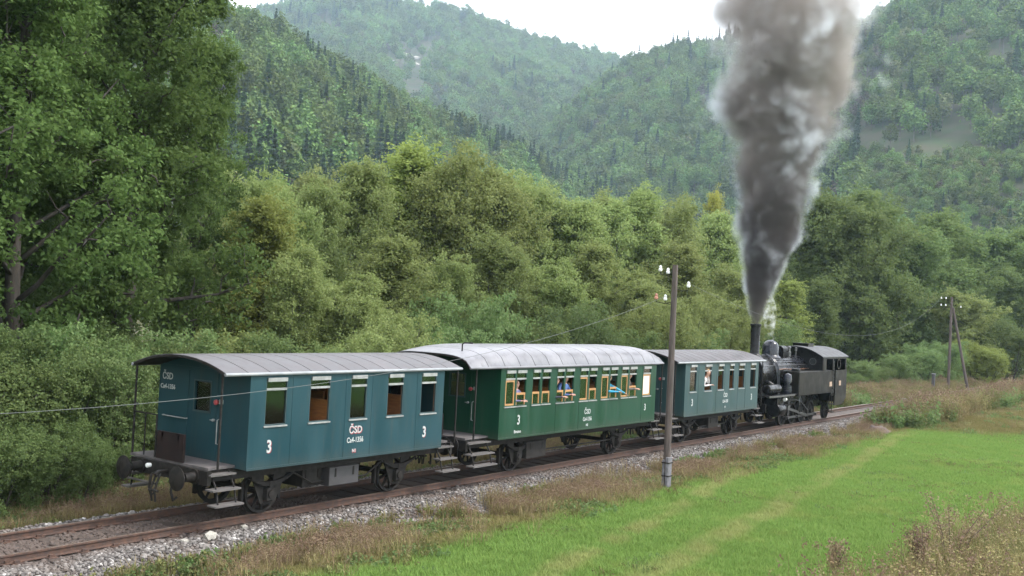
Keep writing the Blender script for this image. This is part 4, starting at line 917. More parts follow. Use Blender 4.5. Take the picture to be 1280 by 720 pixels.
def make_tree(seed, H, base, Rc, nlimb, n_leaf, leaf, clump, stems=1, spread=.0, lmat='leaf_ash', bark='bark', top_taper=1.0, droop=0.0, profile=None):
    """returns (trunk mesh, crown mesh) of a tree of height H whose crown starts at base and reaches Rc sideways"""
    rng = np.random.default_rng(seed); mb = MB(); cl = []; cw = []
    for st in range(stems):
        az = 2*math.pi*(st/stems)+rng.uniform(0, 1); off = np.array([math.cos(az), math.sin(az), 0])*spread
        hs = H*(1 if st == 0 else rng.uniform(.78, .98)); n = 9; path = []
        sway = rng.normal(size=2)*H*.018
        for k in range(n):
            q = k/(n-1); path.append(np.array([sway[0]*math.sin(2.5*q), sway[1]*math.sin(3*q+1)-sway[1]*math.sin(1), hs*.94*q])+off*(.12+q)*1.0)
        r0 = H*.016*(1 if stems == 1 else .72); rs = [r0*(1.35 if k == 0 else 1)*(1-.86*k/(n-1)) for k in range(n)]
        mb.tube(path, rs, bark, 9)
        P = np.array(path)
        nl = nlimb//stems
        for i in range(nl):
            q = base/H*.75+(.97-base/H*.75)*((i+rng.uniform(0, .8))/nl); idx = q*(n-1); i0 = min(int(idx), n-2); p0 = P[i0]+(P[i0+1]-P[i0])*(idx-i0)
            hq = np.clip((q*H-base*.6)/(H-base*.6), 0, 1)
            pr = (math.sin(math.pi*min(1, hq*.86+.14))**.55)*(1-top_taper*.25*hq) if profile is None else profile(hq)
            ln = Rc*pr*rng.uniform(.62, 1.12); a = i*2.399+rng.uniform(-.5, .5)+st*1.3; el = rng.uniform(.15, .75)+.45*hq-droop
            d = np.array([math.cos(a)*math.cos(el), math.sin(a)*math.cos(el), math.sin(el)]); pts = [p0]
            for k in range(1, 5):
                d2 = d+rng.normal(size=3)*.16+np.array([0, 0, .06*k-droop*.18*k]); d2 /= np.linalg.norm(d2); pts.append(pts[-1]+d2*ln/4)
            rl = max(.012, r0*.42*(1-q*.75)); mb.tube(pts, [rl*(1-.2*k) for k in range(5)], bark, 5)
            for k in (2, 3, 4):
                for _ in range(2 if k < 4 else 1):
                    sdv = d+rng.normal(size=3)*.75; sdv /= np.linalg.norm(sdv); e = pts[k]+sdv*ln*rng.uniform(.18, .34)
                    mb.tube([pts[k], (pts[k]+e)/2+rng.normal(size=3)*.03*ln, e], [rl*.4, rl*.3, rl*.12], bark, 4, caps=False); cl.append(e); cw.append(1.0)
                    cl.append((pts[k]+e)/2); cw.append(.7)
                cl.append(pts[k]); cw.append(.8)
        for k in range(4): cl.append(P[-1]+rng.normal(size=3)*np.array([.6, .6, .5])*clump); cw.append(1)
    cl = np.array(cl); cw = np.array(cw); cw /= cw.sum()
    # every clump is broken into twig sprays so the outline stays uneven
    ns = int(len(cl)*4); pk = rng.choice(len(cl), ns, p=cw); S = cl[pk]+rng.normal(size=(ns, 3))*clump*np.array([.9, .9, .85])
    per = rng.choice(ns, n_leaf, p=(lambda u: u/u.sum())(rng.uniform(.1, 1.5, ns)**1.6))
    C = S[per]+rng.normal(size=(n_leaf, 3))*clump*np.array([.36, .36, .30])
    C[:, 2] = np.maximum(C[:, 2], .05)
    ax = np.array([0, 0, 1.])*C[:, 2:3]*.85; o = C-ax; o /= np.linalg.norm(o, axis=1)[:, None]+1e-6
    me = quads_mesh('crown', leaf_quads(rng, C, o, leaf), MATS[lmat])
    t = bpy.data.meshes.new('trunk'); t.from_pydata(mb.v, [], mb.f); t.materials.append(MATS[bark]); t.polygons.foreach_set('use_smooth', [True]*len(t.polygons)); t.update()
    return t, me
def place_tree(name, meshes, loc, rz, sc, label, cat, group=None, mats=None):
    r = empty(name, loc, label, cat, group); r.rotation_euler.z = rz; r.scale = sc if isinstance(sc, tuple) else (sc,)*3
    a = obj('trunk' if cat == 'tree' else 'stems', meshes[0], r); b_ = obj('crown' if cat == 'tree' else 'foliage', meshes[1], r)
    if mats:
        b_.material_slots[0].link = 'OBJECT'; b_.material_slots[0].material = MATS[mats]
    return r
TW = dict(
    ashA=make_tree(1, 20, 4.0, 5.2, 40, 90000, .15, .50, lmat='leaf_ash'),
    ashB=make_tree(2, 19, 3.0, 4.6, 38, 80000, .15, .50, lmat='leaf_ash'),
    wilA=make_tree(3, 12, 1.0, 4.0, 36, 52000, .14, .46, stems=3, spread=1.0, lmat='leaf_willow', bark='bark_pale'),
    wilB=make_tree(4, 12, 1.2, 3.5, 34, 48000, .14, .45, stems=2, spread=.9, lmat='leaf_willow', bark='bark_pale'),
    wilC=make_tree(5, 12, 1.6, 3.1, 32, 42000, .14, .44, stems=1, lmat='leaf_willow', bark='bark_pale'),
    aldA=make_tree(6, 15, 1.0, 4.8, 36, 36000, .22, .60, stems=1, lmat='leaf_alder'),
    aldB=make_tree(7, 15, .8, 5.6, 40, 38000, .22, .62, stems=2, spread=1.2, lmat='leaf_alder'),
    busA=make_tree(8, 4, .1, 2.1, 30, 26000, .085, .24, stems=5, spread=1.0, lmat='leaf_shrub', bark='bark'),
    busB=make_tree(9, 4, .1, 2.5, 32, 28000, .085, .25, stems=6, spread=1.3, lmat='leaf_shrub', bark='bark'),
    poplar=make_tree(10, 14, .8, 2.6, 40, 38000, .145, .42, stems=1, lmat='leaf_bright', bark='bark_pale'))
TH = dict(ashA=20, ashB=19, wilA=12, wilB=12, wilC=12, aldA=15, aldB=15, busA=4, busB=4, poplar=14)
rnd = random.Random(11)
def tree_at(kind, px, ytop, Y, label, wide=1.0, group=None, mats=None, name=None, cat='tree'):
    """stands on the ground line y=Y where the column px meets it; as tall as the photograph's crown top there"""
    p = onY(px, ytop, Y); x = float(p[0]); g = float(ground_z(x, Y)); h = (p[2]-g)*1.0; s = h/TH[kind]/1.0
    return place_tree(name or ('bush' if cat == 'bush' else 'tree'), TW[kind], (x, Y, g-.05), rnd.uniform(0, 6.28), (s*wide, s*wide, s), label, cat, group, mats)
# tall ash trees at the left
tree_at('ashA', 58, -190, 9.0, 'tall dark ash with forked trunk behind the leafy shrubs at the tail of the train', 1.0, name='ash_tree')
tree_at('ashB', 190, -150, 10.5, 'tall dark ash next to the forked ash, behind the tail coach', .95, name='ash_tree')
tree_at('ashB', -60, -170, 11.0, 'tall dark ash at the outer end of the ash row', 1.0, name='ash_tree')
tree_at('ashA', 262, 40, 16.0, 'shorter green ash leaning out over the willows', .80, name='ash_tree')
tree_at('ashA', 110, -60, 20.0, 'dark ash half hidden behind the two tall ashes', .95, name='ash_tree')
tree_at('ashB', 20, -120, 22.0, 'dark ash deep behind the forked ash', 1.0, name='ash_tree')
# the willow and alder belt behind the train
G = 'grey green willows in the belt behind the train'; LBL = 'grey green willow in the dense belt of trees behind the train'
for kind, px, yt, Y, wd in (('wilA', 348, 212, 15, .80), ('wilB', 402, 228, 17, .9), ('wilC', 452, 196, 18, .95), ('wilA', 560, 180, 17, .9), ('wilB', 618, 204, 16, .95),
                            ('wilA', 676, 222, 18, .85), ('wilC', 728, 246, 16, 1.0), ('wilB', 790, 232, 19, .95), ('wilA', 846, 246, 17, .8), ('wilC', 900, 262, 20, 1.0),
                            ('wilB', 375, 305, 9.5, .95), ('wilA', 440, 340, 9, 1.1), ('wilC', 492, 292, 10.5, 1.2), ('wilA', 560, 318, 10, 1.05), ('wilB', 622, 286, 11.5, 1.0), ('wilA', 690, 322, 10.5, 1.1), ('wilC', 742, 300, 11.5, 1.1), ('wilB', 800, 336, 10.5, 1.2), ('wilC', 852, 300, 12.5, 1.1), ('wilA', 918, 330, 12, 1.05),
                            ('wilB', 520, 208, 25, 1.0), ('wilA', 650, 216, 27, 1.0), ('wilB', 762, 244, 29, 1.0), ('wilA', 826, 250, 31, 1.0), ('wilA', 955, 300, 24, 1.0)):
    wh = 'tail coach' if px < 575 else 'green coach' if px < 822 else 'pale teal coach'; row = 'low spreading' if Y < 13 else 'tall' if Y < 22 else 'half hidden'
    tree_at(kind, px, yt, Y, '%s grey green willow %s behind the %s' % (row, 'close' if Y < 13 else 'in the second row' if Y < 22 else 'at the back of the belt', wh), wd, '%s willows behind the %s' % (row, wh), name='willow_tree')
tree_at('poplar', 508, 166, 19, 'slender pale green tree rising highest out of the willow belt', 1.25, name='poplar_tree')
tree_at('poplar', 330, 235, 13, 'bright yellow green tree beside the shorter ash', 1.3, name='poplar_tree')
tree_at('poplar', 985, 345, 14, 'light olive tree just behind the locomotive', 1.5, name='poplar_tree')
tree_at('poplar', 893, 232, 34, 'small tree with yellow autumn crown beside the smoke', .6, mats='leaf_yellow', name='poplar_tree')
tree_at('aldA', 955, 268, 30, 'dark tree half hidden behind the smoke column', 1.0, name='alder_tree')
# shrubs directly behind the track
G = 'leafy shrubs along the back of the track'; LBL = 'pale green leafy shrub lining the far side of the track'
for kind, px, yt, Y, wd in (('busA', 14, 470, 5.2, .9), ('busB', 78, 428, 5.8, .8), ('busA', 133, 452, 5.2, .85), ('busB', 182, 436, 6.2, .8), ('busA', -30, 430, 5.6, 1.1), ('busB', 45, 418, 7.0, 1.0), ('busA', 150, 412, 7.4, 1.0), ('busB', 100, 420, 7.2, 1.0), ('busA', 215, 420, 7.2, 1.0),
                            ('busA', 5, 520, 3.9, 1.0), ('busB', 60, 530, 4.0, 1.0), ('busA', 105, 535, 3.9, .9), ('busA', 432, 425, 5.5, .9), ('busB', 492, 398, 6.8, .8), ('busA', 548, 418, 6, 1.0), ('busB', 590, 380, 7.2, .8), ('busA', 655, 412, 6, 1.0), ('busB', 716, 388, 7.3, .8), ('busA', 775, 418, 6.5, 1.0), ('busB', 825, 380, 7.2, .8), ('busA', 872, 415, 6.5, 1.0), ('busB', 912, 378, 7.8, .8), ('busA', 962, 405, 7, .9),
                            ('busA', 300, 425, 6, 1.0), ('busB', 355, 428, 5.8, 1.1)):
    wh = 'beside the end platform of the tail coach' if px < 240 else 'behind the tail coach' if px < 575 else 'behind the green coach' if px < 822 else 'behind the pale teal coach'; sz = 'low' if yt > 500 else 'tall' if (px < 240 and Y > 6.5) else 'mid sized'
    tree_at(kind, px, yt, Y, '%s pale green leafy shrub %s' % (sz, wh), wd, '%s shrubs %s' % (sz, wh), name='leafy_shrub', cat='bush', mats=('leaf_shrub' if int(px+Y*10) % 2 else 'leaf_alder') if px < 240 else ('leaf_willow', 'leaf_alder', 'leaf_shrub')[int(px) % 3])
for px, yt, Y, kk, lab in ((292, 205, 42, 'wilB', 'pale willow glimpsed between the ashes and the yellow green tree'), (318, 222, 36, 'wilA', 'round willow at the foot of the spruce wood'), (378, 214, 40, 'wilB', 'broad willow at the back, left of the slender pale tree'), (268, 250, 30, 'wilA', 'willow half covered by the shorter ash')):
    tree_at(kk, px, yt, Y, lab, 1.0, name='willow_tree')
# the right side: alders and bushes beyond the locomotive
def far_tree(kind, px, pb, yt, label, wide=1.0, mats=None, name='alder_tree', cat='tree', group=None):
    p = onZ(px, pb, -.5); t_ = onY(px, yt, p[1]); s = (t_[2]+.5)/TH[kind]
    return place_tree(name, TW[kind], (p[0], p[1], -.55), rnd.uniform(0, 6.28), (s*wide, s*wide, s), label, cat, group, mats)
G = 'dark alders behind the weedy ground beyond the locomotive'; LBL = 'dense dark green alder in the tree line beyond the locomotive'
for kind, px, pb, yt, wd in (('aldB', 1050, 474, 238, 1.0), ('aldA', 1092, 470, 236, 1.0), ('aldB', 1130, 470, 272, 1.0), ('aldA', 1165, 468, 262, 1.0), ('aldB', 1210, 466, 272, 1.0), ('aldA', 1255, 468, 285, 1.0), ('aldB', 1300, 468, 280, 1.0),
                             ('aldA', 1015, 472, 275, .9), ('aldB', 1080, 476, 330, 1.1), ('aldA', 1135, 474, 345, 1.1), ('aldB', 1350, 470, 270, 1.0), ('aldB', 1270, 472, 330, 1.0), ('aldA', 1020, 478, 350, 1.0), ('aldB', 1190, 470, 320, 1.1)):
    sz = 'lower' if yt > 300 else 'tall'; far_tree(kind, px, pb, yt, '%s dense dark green alder in the tree line beyond the locomotive' % sz, wd, group='%s alders beyond the locomotive' % sz)
far_tree('aldB', 1203, 478, 362, 'round olive crowned tree behind the two legged pole', 1.35, 'leaf_willow')
far_tree('busB', 1262, 482, 408, 'dark round bush at the edge of the weedy ground', 1.0, 'leaf_alder', 'round_bush', 'bush')
G = 'light green bushes around the two legged pole'; LBL = 'light green rounded bush near the two legged pole'
for px, pb, yt, wd in ((1078, 490, 452, 1.1), (1122, 488, 444, 1.1), (1152, 486, 436, 1.0), (1176, 484, 430, 1.0), (1215, 482, 428, 1.0), (1236, 483, 436, 1.0), (1100, 490, 460, 1.0), (1066, 494, 468, 1.0)):
    is_yellowish = px > 1200; far_tree('busA' if px % 2 else 'busB', px, pb, yt, 'yellowish rounded bush behind the stay of the two legged pole' if is_yellowish else 'grey green rounded bush between the locomotive and the two legged pole', wd, 'leaf_bright' if is_yellowish else 'leaf_shrub', 'rounded_bush', 'bush', 'yellowish bushes by the pole' if is_yellowish else 'grey green bushes by the pole')  # bushes right of the pole take the yellowish leaf colour
# unseen ashes added beyond the frame along the track to shade the tail coach
for i, (x, y, k) in enumerate(((-7, 8, 'ashA'), (-13, 7, 'ashB'), (-20, 8, 'ashA'), (-27, 6, 'ashB'), (-35, 5, 'ashA'), (-11, 12, 'ashA'), (-24, -7, 'ashB'), (-31, -13, 'ashA'), (-30, 9, 'ashB'))):
    place_tree('ash_tree', TW[k], (x, y, -.5), i*1.7, .95, 'unseen tall ash added along the track to shade the end wall of the tail coach', 'tree', 'unseen ashes added along the line to shade the tail coach')

# ------------------------------------------------------------------ hills and their forest
def interp(tab, x): a = np.array(tab, float); return np.interp(x, a[:, 0], a[:, 1])
def hill(name, ridge, d_ridge, d_base, px0, px1, seed, label, power=1.0, back=350., rough=10.0, nu=90, nv=46, z_base=-1.0):
    """ridge = photograph's skyline of this hill; d_ridge, d_base = (px, metres) tables"""
    pxs = np.linspace(px0, px1, nu); V = []
    rows = np.concatenate([np.linspace(0, 1, nv), np.linspace(1.06, 1.5, 6)])
    pts = np.zeros((len(rows), nu, 3))
    for j, px in enumerate(pxs):
        P = atD(px, interp(ridge, px), interp(d_ridge, px)); D0 = interp(d_base, px); B = atD(px, 400, D0)
        for i, t_ in enumerate(rows):
            if t_ <= 1:
                q = B[:2]+(P[:2]-B[:2])*t_; z = z_base+(P[2]-z_base)*(t_**power)
            else:
                k = (t_-1)/.5; q = P[:2]+(P[:2]-B[:2])/np.linalg.norm(P[:2]-B[:2])*back*k; z = P[2]*(1-k*k)-1
            pts[i, j] = (q[0], q[1], z)
    tt = np.repeat(rows[:, None], nu, 1)
    nzv = vnoise(pts[..., 0], pts[..., 1], rough*9, seed)*rough*1.6+vnoise(pts[..., 0], pts[..., 1], rough*3.5, seed+1)*rough*.6
    pts[..., 2] += nzv*np.clip(tt*3, 0, 1)*np.clip((1.06-tt)*5, .12, 1)
    n1 = nu; ii = (np.arange(len(rows)-1)[:, None]*n1+np.arange(n1-1)[None, :]).ravel()
    o = grid_obj(name, pts.reshape(-1, 3), np.stack([ii, ii+1, ii+n1+1, ii+n1], 1), MATS['forest_floor'])
    tag(o, label, 'hill', kind='structure'); return pts, rows, pxs
mat('forest_floor', (.028, .046, .014), (.036, .034, .016), .95, scale=.12, detail=9, bump=.8, bscale=.5)
def far_crown(seed, H, Rr, n, leaf, kind, lm):
    rng = np.random.default_rng(seed); mb = MB(); mb.tube([(0, 0, -1.5), (0, 0, H*.5), (0, 0, H*.9)], [H*.014, H*.011, H*.004], 'bark_pale', 5)
    if kind == 'spruce':
        h = rng.uniform(0, 1, n)**.75; a = rng.uniform(0, 6.283, n); lay = np.round(h*13)/13; r = Rr*(1-lay)*(.35+.65*np.sqrt(rng.uniform(0, 1, n)))*(1+.15*np.sin(a*5+lay*20))
        C = np.stack([r*np.cos(a), r*np.sin(a), H*(.10+.9*lay)-r*.28+rng.normal(size=n)*.2], 1)
    else:
        k = 26; cc = rng.normal(size=(k, 3)); cc /= np.linalg.norm(cc, axis=1)[:, None]; cc *= rng.uniform(.55, 1.0, (k, 1)); cc[:, 2] = np.where(cc[:, 2] < -.35, -.35, cc[:, 2])
        low = .34 if kind == 'tall' else .12
        cen = cc*np.array([Rr, Rr, H*(1-low)*.46])+np.array([0, 0, H*(low+(1-low)*.5)])
        C = cen[rng.integers(0, k, n)]+rng.normal(size=(n, 3))*Rr*.22
    o = C-np.array([0, 0, H*.5]); o /= np.linalg.norm(o, axis=1)[:, None]
    V = leaf_quads(rng, C, o*1.6, leaf, .35, .5); me = quads_mesh('crown', V, MATS[lm])
    tm = bpy.data.meshes.new('t'); tm.from_pydata(mb.v, [], mb.f); tm.materials.append(MATS['bark_pale'])
    bm = bmesh.new(); bm.from_mesh(me); k0 = len(bm.faces); bm.from_mesh(tm); bm.faces.ensure_lookup_table()
    for f in bm.faces[k0:]: f.material_index = 1
    bm.to_mesh(me); bm.free(); me.materials.append(MATS['bark_pale']); me.update(); return me
FK = [('beech_a', far_crown(1, 17, 4.6, 900, 1.0, 'round', 'far_beech')), ('beech_b', far_crown(2, 16, 4.9, 900, 1.0, 'round', 'far_beech')), ('beech_tall', far_crown(3, 21, 4.2, 900, .95, 'tall', 'far_beech')),
      ('pale_tree', far_crown(4, 14, 4.0, 800, .9, 'round', 'far_pale')), ('spruce_a', far_crown(5, 20, 3.1, 900, .95, 'spruce', 'far_spruce')), ('spruce_b', far_crown(6, 23, 2.9, 900, .95, 'spruce', 'far_spruce')), ('bare_tree', far_crown(7, 16, 3.2, 500, .8, 'tall', 'far_bare'))]
def forest(name, pts, rows, n, seed, label, weights, tmax=1.06, density=None, smin=.75, smax=1.2, tmin=0.0):
    rng = np.random.default_rng(seed); nr, nu = pts.shape[:2]; k = n*3
    t_ = rng.uniform(tmin, tmax, k); u = rng.uniform(0, nu-1.001, k); ri = np.clip(np.searchsorted(rows, t_)-1, 0, nr-2); rf = (t_-rows[ri])/(rows[ri+1]-rows[ri]); ui = u.astype(int); uf = (u-ui)[:, None]; rf = rf[:, None]
    P = (pts[ri, ui]*(1-uf)+pts[ri, ui+1]*uf)*(1-rf)+(pts[ri+1, ui]*(1-uf)+pts[ri+1, ui+1]*uf)*rf
    ar = np.linalg.norm(pts[ri, ui+1]-pts[ri, ui], axis=1)*np.linalg.norm(pts[ri+1, ui]-pts[ri, ui], axis=1); ar /= ar.max()
    X = P-CAM; q = X@FW; px = 640+F_PX*(X@RT)/q; py = 360-F_PX*(X@UP)/q
    keep = rng.uniform(0, 1, k) < ar*1.2
    dens = np.ones(k) if density is None else density(px, py, P)
    keep &= rng.uniform(0, 1, k) < dens
    P, px, py = P[keep][:n], px[keep][:n], py[keep][:n]; k = len(P)
    w_ = weights(px, py, P) if callable(weights) else np.tile(np.array(weights, float), (k, 1))
    cum = np.cumsum(w_/w_.sum(1)[:, None], 1); idx = (rng.uniform(0, 1, (k, 1)) > cum).sum(1).clip(0, len(FK)-1)
    P[:, 2] -= .3
    return scatter(name, P, rng.uniform(smin, smax, k), rng.uniform(0, 6.28, k), idx, [proto(a, m_) for a, m_ in FK], label, 'forest')
def patch(P, s, seed): return vnoise(P[:, 0], P[:, 1], s, seed)+.5
# left wooded spur
pA = hill('hill_spur', [(-200, -120), (100, -25), (280, 36), (330, 60), (420, 102), (500, 146), (560, 174), (640, 210), (700, 238), (780, 264), (900, 292)], [(-200, 430), (280, 470), (700, 640), (900, 720)], [(-200, 170), (300, 190), (900, 330)], -200, 900, 21, 'steep wooded spur behind the willow belt', .95, 260, 5.)
def wA_(px, py, P):
    s = patch(P, 45, 3); low = np.clip((py-100)/90, 0, 1); sp = np.clip((s-.52)*4, 0, 1)*(.25+.8*low)
    return np.stack([1-sp*.8, 1-sp*.8, .5+0*s, .28+0*s, sp*.9, sp*.8, (.05+.06*low)], 1)
forest('spur_forest', pA[0], pA[1], 6800, 31, 'mixed beech and spruce wood covering the left spur', wA_, smin=.6, smax=1.05)
# far mountain at the centre
pB = hill('hill_far', [(-200, 60), (200, 30), (310, 26), (350, 14), (420, -4), (470, -4), (510, 18), (545, 18), (575, 26), (605, 36), (650, 54), (700, 70), (740, 80), (790, 90), (850, 96), (960, 130)], [(-200, 1500), (960, 1450)], [(-200, 620), (960, 700)], -200, 960, 22, 'high hazy wooded mountain closing the valley', .9, 500, 18., 80, 50)
def dB(px, py, P):
    d = ((px-520)/42)**2+((py-92)/55)**2; c = np.clip(d*.7-.15, .10, 1); s = patch(P, 120, 9)
    return c*np.where(((px-390)/40)**2+((py-35)/14)**2 < 1, .35, 1)
def wB_(px, py, P):
    s = patch(P, 110, 5); sp = np.clip((s-.5)*4, 0, 1); return np.stack([1+0*s, 1+0*s, .4+0*s, .22+0*s, sp*.55, sp*.4, .04+0*s], 1)
forest('mountain_forest', pB[0], pB[1], 13500, 32, 'hazy blue green forest covering the far mountain', wB_, density=dB, tmin=.2, smin=.8, smax=1.45)
# middle hill behind the smoke
pC = hill('hill_middle', [(640, 215), (700, 170), (740, 128), (790, 94), (830, 76), (870, 70), (930, 58), (980, 44), (1040, 38), (1100, 40), (1200, 60)], [(640, 900), (1200, 950)], [(640, 520), (1200, 480)], 640, 1200, 23, 'rounded wooded hill behind the smoke', .85, 320, 10., 60, 40)
forest('middle_hill_forest', pC[0], pC[1], 5200, 33, 'green forest on the rounded hill behind the smoke', lambda px, py, P: (lambda s, hi: np.stack([1+0*s, 1+0*s, .3+0*s, .3+0*s, s*.7*hi+.08, s*.6*hi+.06, .05+0*s], 1))(np.clip((patch(P, 60, 6)-.45)*4, 0, 1), np.clip((180-py)/60, .15, 1)), tmin=.1, smin=.65, smax=1.25)
# right mountain with a clearing
pD = hill('hill_slope', [(930, 300), (985, 250), (1020, 190), (1048, 120), (1075, 62), (1105, 28), (1130, 14), (1200, 10), (1280, 6), (1450, -20)], [(930, 520), (1100, 640), (1450, 620)], [(930, 330), (1100, 300), (1450, 230)], 930, 1450, 24, 'steep forested slope with a clearing on the right of the valley', 1.0, 300, 7., 70, 46)
def dD(px, py, P):
    clear = (py > 196+.0*px) & (py < 330) & (px > 1075); strip = (px > 1050) & (px < 1110) & (py > 60) & (py < 190)
    return np.where(clear, .0, np.where(strip & (patch(P, 25, 8) > .5), .55, 1))
forest('slope_forest', pD[0], pD[1], 4200, 34, 'tall mixed forest above the clearing on the right slope', lambda px, py, P: (lambda s, c: np.stack([.8+0*s, .8+0*s, 1.2+0*s, .25+0*s, s*.7+.08, s*.6+.06, .15+.5*((px < 1110) & (py < 180))], 1))(np.clip((patch(P, 40, 4)-.48)*4, 0, 1), 0), density=dD, tmin=.05, smin=.6, smax=1.15)
# young scrub in the clearing
forest('clearing_scrub', pD[0], pD[1], 9500, 35, 'low young scrub growing over the clearing', [1, 1, 0, 1.2, .1, 0, .1], density=lambda px, py, P: np.where((py > 196) & (px > 1050), np.clip((py-190)/40, .3, 1)*np.where(patch(P, 22, 2) > .40, 1, .25), 0), tmin=0, tmax=.7, smin=.22, smax=.48)
rk = onY(507, 70, 0)

# ------------------------------------------------------------------ loose stones, grass and weeds
def stone_mesh(seed, flat=.75):
    rng = np.random.default_rng(seed); bm = bmesh.new(); bmesh.ops.create_icosphere(bm, subdivisions=1, radius=1.0)
    for v in bm.verts:
        k = rng.uniform(.72, 1.15); v.co = Vector((v.co.x*k*1.15, v.co.y*k, v.co.z*k*flat))
    me = bpy.data.meshes.new('stone'); bm.to_mesh(me); bm.free(); me.materials.append(MATS['ballast_stone']); return me
m, t, o = new_mat('ballast_stone'); oi = N(t, 'ShaderNodeObjectInfo'); b = N(t, 'ShaderNodeBsdfPrincipled'); b.inputs['Roughness'].default_value = .9
cr = N(t, 'ShaderNodeValToRGB'); e = cr.color_ramp.elements; e[0].color = (.045, .038, .035, 1); e[1].color = (.34, .32, .305, 1); e.new(.45).color = (.115, .104, .098, 1); e.new(.85).color = (.175, .160, .150, 1)
t.links.new(oi.outputs['Random'], cr.inputs[0]); g = N(t, 'ShaderNodeNewGeometry'); sp = N(t, 'ShaderNodeSeparateXYZ'); t.links.new(g.outputs['Position'], sp.inputs[0])
n2 = N(t, 'ShaderNodeTexNoise'); n2.inputs['Scale'].default_value = .9; n2.inputs['Detail'].default_value = 4; t.links.new(g.outputs['Position'], n2.inputs['Vector'])
cs = mix_c(t, math_n(t, 'MULTIPLY', smooth(t, n2.outputs['Fac'], .48, .64), .65), cr.outputs[0], (.085, .060, .046))
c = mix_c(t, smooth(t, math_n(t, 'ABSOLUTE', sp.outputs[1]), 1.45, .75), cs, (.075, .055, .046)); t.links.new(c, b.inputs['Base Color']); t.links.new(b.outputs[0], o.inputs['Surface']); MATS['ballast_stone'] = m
SP = [proto('stone_kind_%s' % k, stone_mesh(40+i)) for i, k in enumerate('abcde')]
rng = np.random.default_rng(77)
n1, n2, n3 = 26000, 5200, 7000
sx = np.concatenate([-10+52*rng.uniform(0, 1, n1)**1.35, rng.uniform(-10, 4, n2), rng.uniform(-10, 30, n3)])
sy = np.concatenate([-.86-np.abs(rng.beta(1.3, 1.5, n1))*2.15, rng.uniform(-.66, .66, n2), rng.uniform(.86, 2.7, n3)])
sz = ballast_z(sx, sy); gz = ground_z(sx, sy); sz = np.maximum(sz, gz)+.012
ss = rng.uniform(.018, .05, len(sx))*np.where(rng.uniform(0, 1, len(sx)) > .97, 1.6, 1)
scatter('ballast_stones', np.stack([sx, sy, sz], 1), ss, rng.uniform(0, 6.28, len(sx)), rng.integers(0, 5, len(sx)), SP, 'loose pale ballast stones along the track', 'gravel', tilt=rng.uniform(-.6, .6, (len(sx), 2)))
for px, py, s_, mm, lab in ((261, 690, .13, 'pale_stone', 'large pale stone at the foot of the ballast'), (230, 695, .085, 'pale_stone', 'small yellowish stone next to the large pale stone'), (305, 677, .09, 'pale_stone', 'flat pale stone lying on the ballast slope')):
    p = onZ(px, py, -.42); me = stone_mesh(int(px), .85).copy(); me.materials.clear(); me.materials.append(MATS[mm]); so_ = obj('stone', me, None, (p[0], p[1], max(float(ground_z(p[0], p[1])), float(ballast_z(p[0], p[1])))+s_*.45)); so_.scale = (s_,)*3; so_.rotation_euler.z = px; tag(so_, lab, 'stone')

def blades(seed, n, rad, h0, h1, wd, lm, bend=.4, heads=0, head_mat='leaf_seed', leaves=0, leaf=.06):
    rng = np.random.default_rng(seed); V = []; F = []; MI = []
    def quad(a, b_, c_, d_, mi): k = len(V); V.extend([a, b_, c_, d_]); F.append((k, k+1, k+2, k+3)); MI.append(mi)
    for i in range(n):
        a = rng.uniform(0, 6.28); r = rad*math.sqrt(rng.uniform()); p = np.array([r*math.cos(a), r*math.sin(a), -.02]); h = rng.uniform(h0, h1)
        d = np.array([math.cos(a+rng.normal()*.8), math.sin(a+rng.normal()*.8), 0])*bend*h*rng.uniform(.2, 1); sd = np.array([-d[1], d[0], 0]); sd = sd/(np.linalg.norm(sd)+1e-6)*wd
        m1 = p+d*.35+np.array([0, 0, h*.6]); tip = p+d+np.array([0, 0, h*rng.uniform(.85, 1)])
        quad(p-sd, p+sd, m1+sd*.8, m1-sd*.8, 0); quad(m1-sd*.8, m1+sd*.8, tip+sd*.15, tip-sd*.15, 0)
        if i < heads:
            for _ in range(9):
                c = tip+rng.normal(size=3)*np.array([.035, .035, .07])*h*.9; q = leaf_quads(rng, c[None], np.zeros((1, 3)), .045*h, .3); quad(*q, 1)
        if i < leaves:
            for _ in range(8):
                k = rng.uniform(.15, .95); c = p+(tip-p)*k+rng.normal(size=3)*.05*h; q = leaf_quads(rng, c[None], np.zeros((1, 3)), leaf*rng.uniform(.7, 1.4), .6, .35); quad(*q, 0)
    me = bpy.data.meshes.new('tuft'); me.from_pydata([tuple(v) for v in V], [], F); me.materials.append(MATS[lm]); me.materials.append(MATS[head_mat]); me.polygons.foreach_set('material_index', MI); me.update(); return me
# meadow grass whose colour follows the same dry / green zones as the ground
m, t, o = new_mat('meadow_blade'); dry, bare, wood, nf, nb = zones(t); g = N(t, 'ShaderNodeNewGeometry'); oi = N(t, 'ShaderNodeObjectInfo')
c = mix_c(t, g.outputs['Random Per Island'], (.108, .205, .045), (.178, .275, .074)); c = mix_c(t, math_n(t, 'MAXIMUM', math_n(t, 'MULTIPLY', oi.outputs['Random'], .35), math_n(t, 'MULTIPLY', smooth(t, nf, .52, .68), .6)), c, (.22, .27, .08)); c = mix_c(t, nb, c, (.27, .28, .11)); c = mix_c(t, dry, c, mix_c(t, oi.outputs['Random'], (.205, .165, .078), (.125, .13, .045)))
b = N(t, 'ShaderNodeBsdfDiffuse'); tl = N(t, 'ShaderNodeBsdfTranslucent'); t.links.new(c, b.inputs['Color']); t.links.new(c, tl.inputs['Color']); ms = N(t, 'ShaderNodeMixShader'); ms.inputs[0].default_value = .35
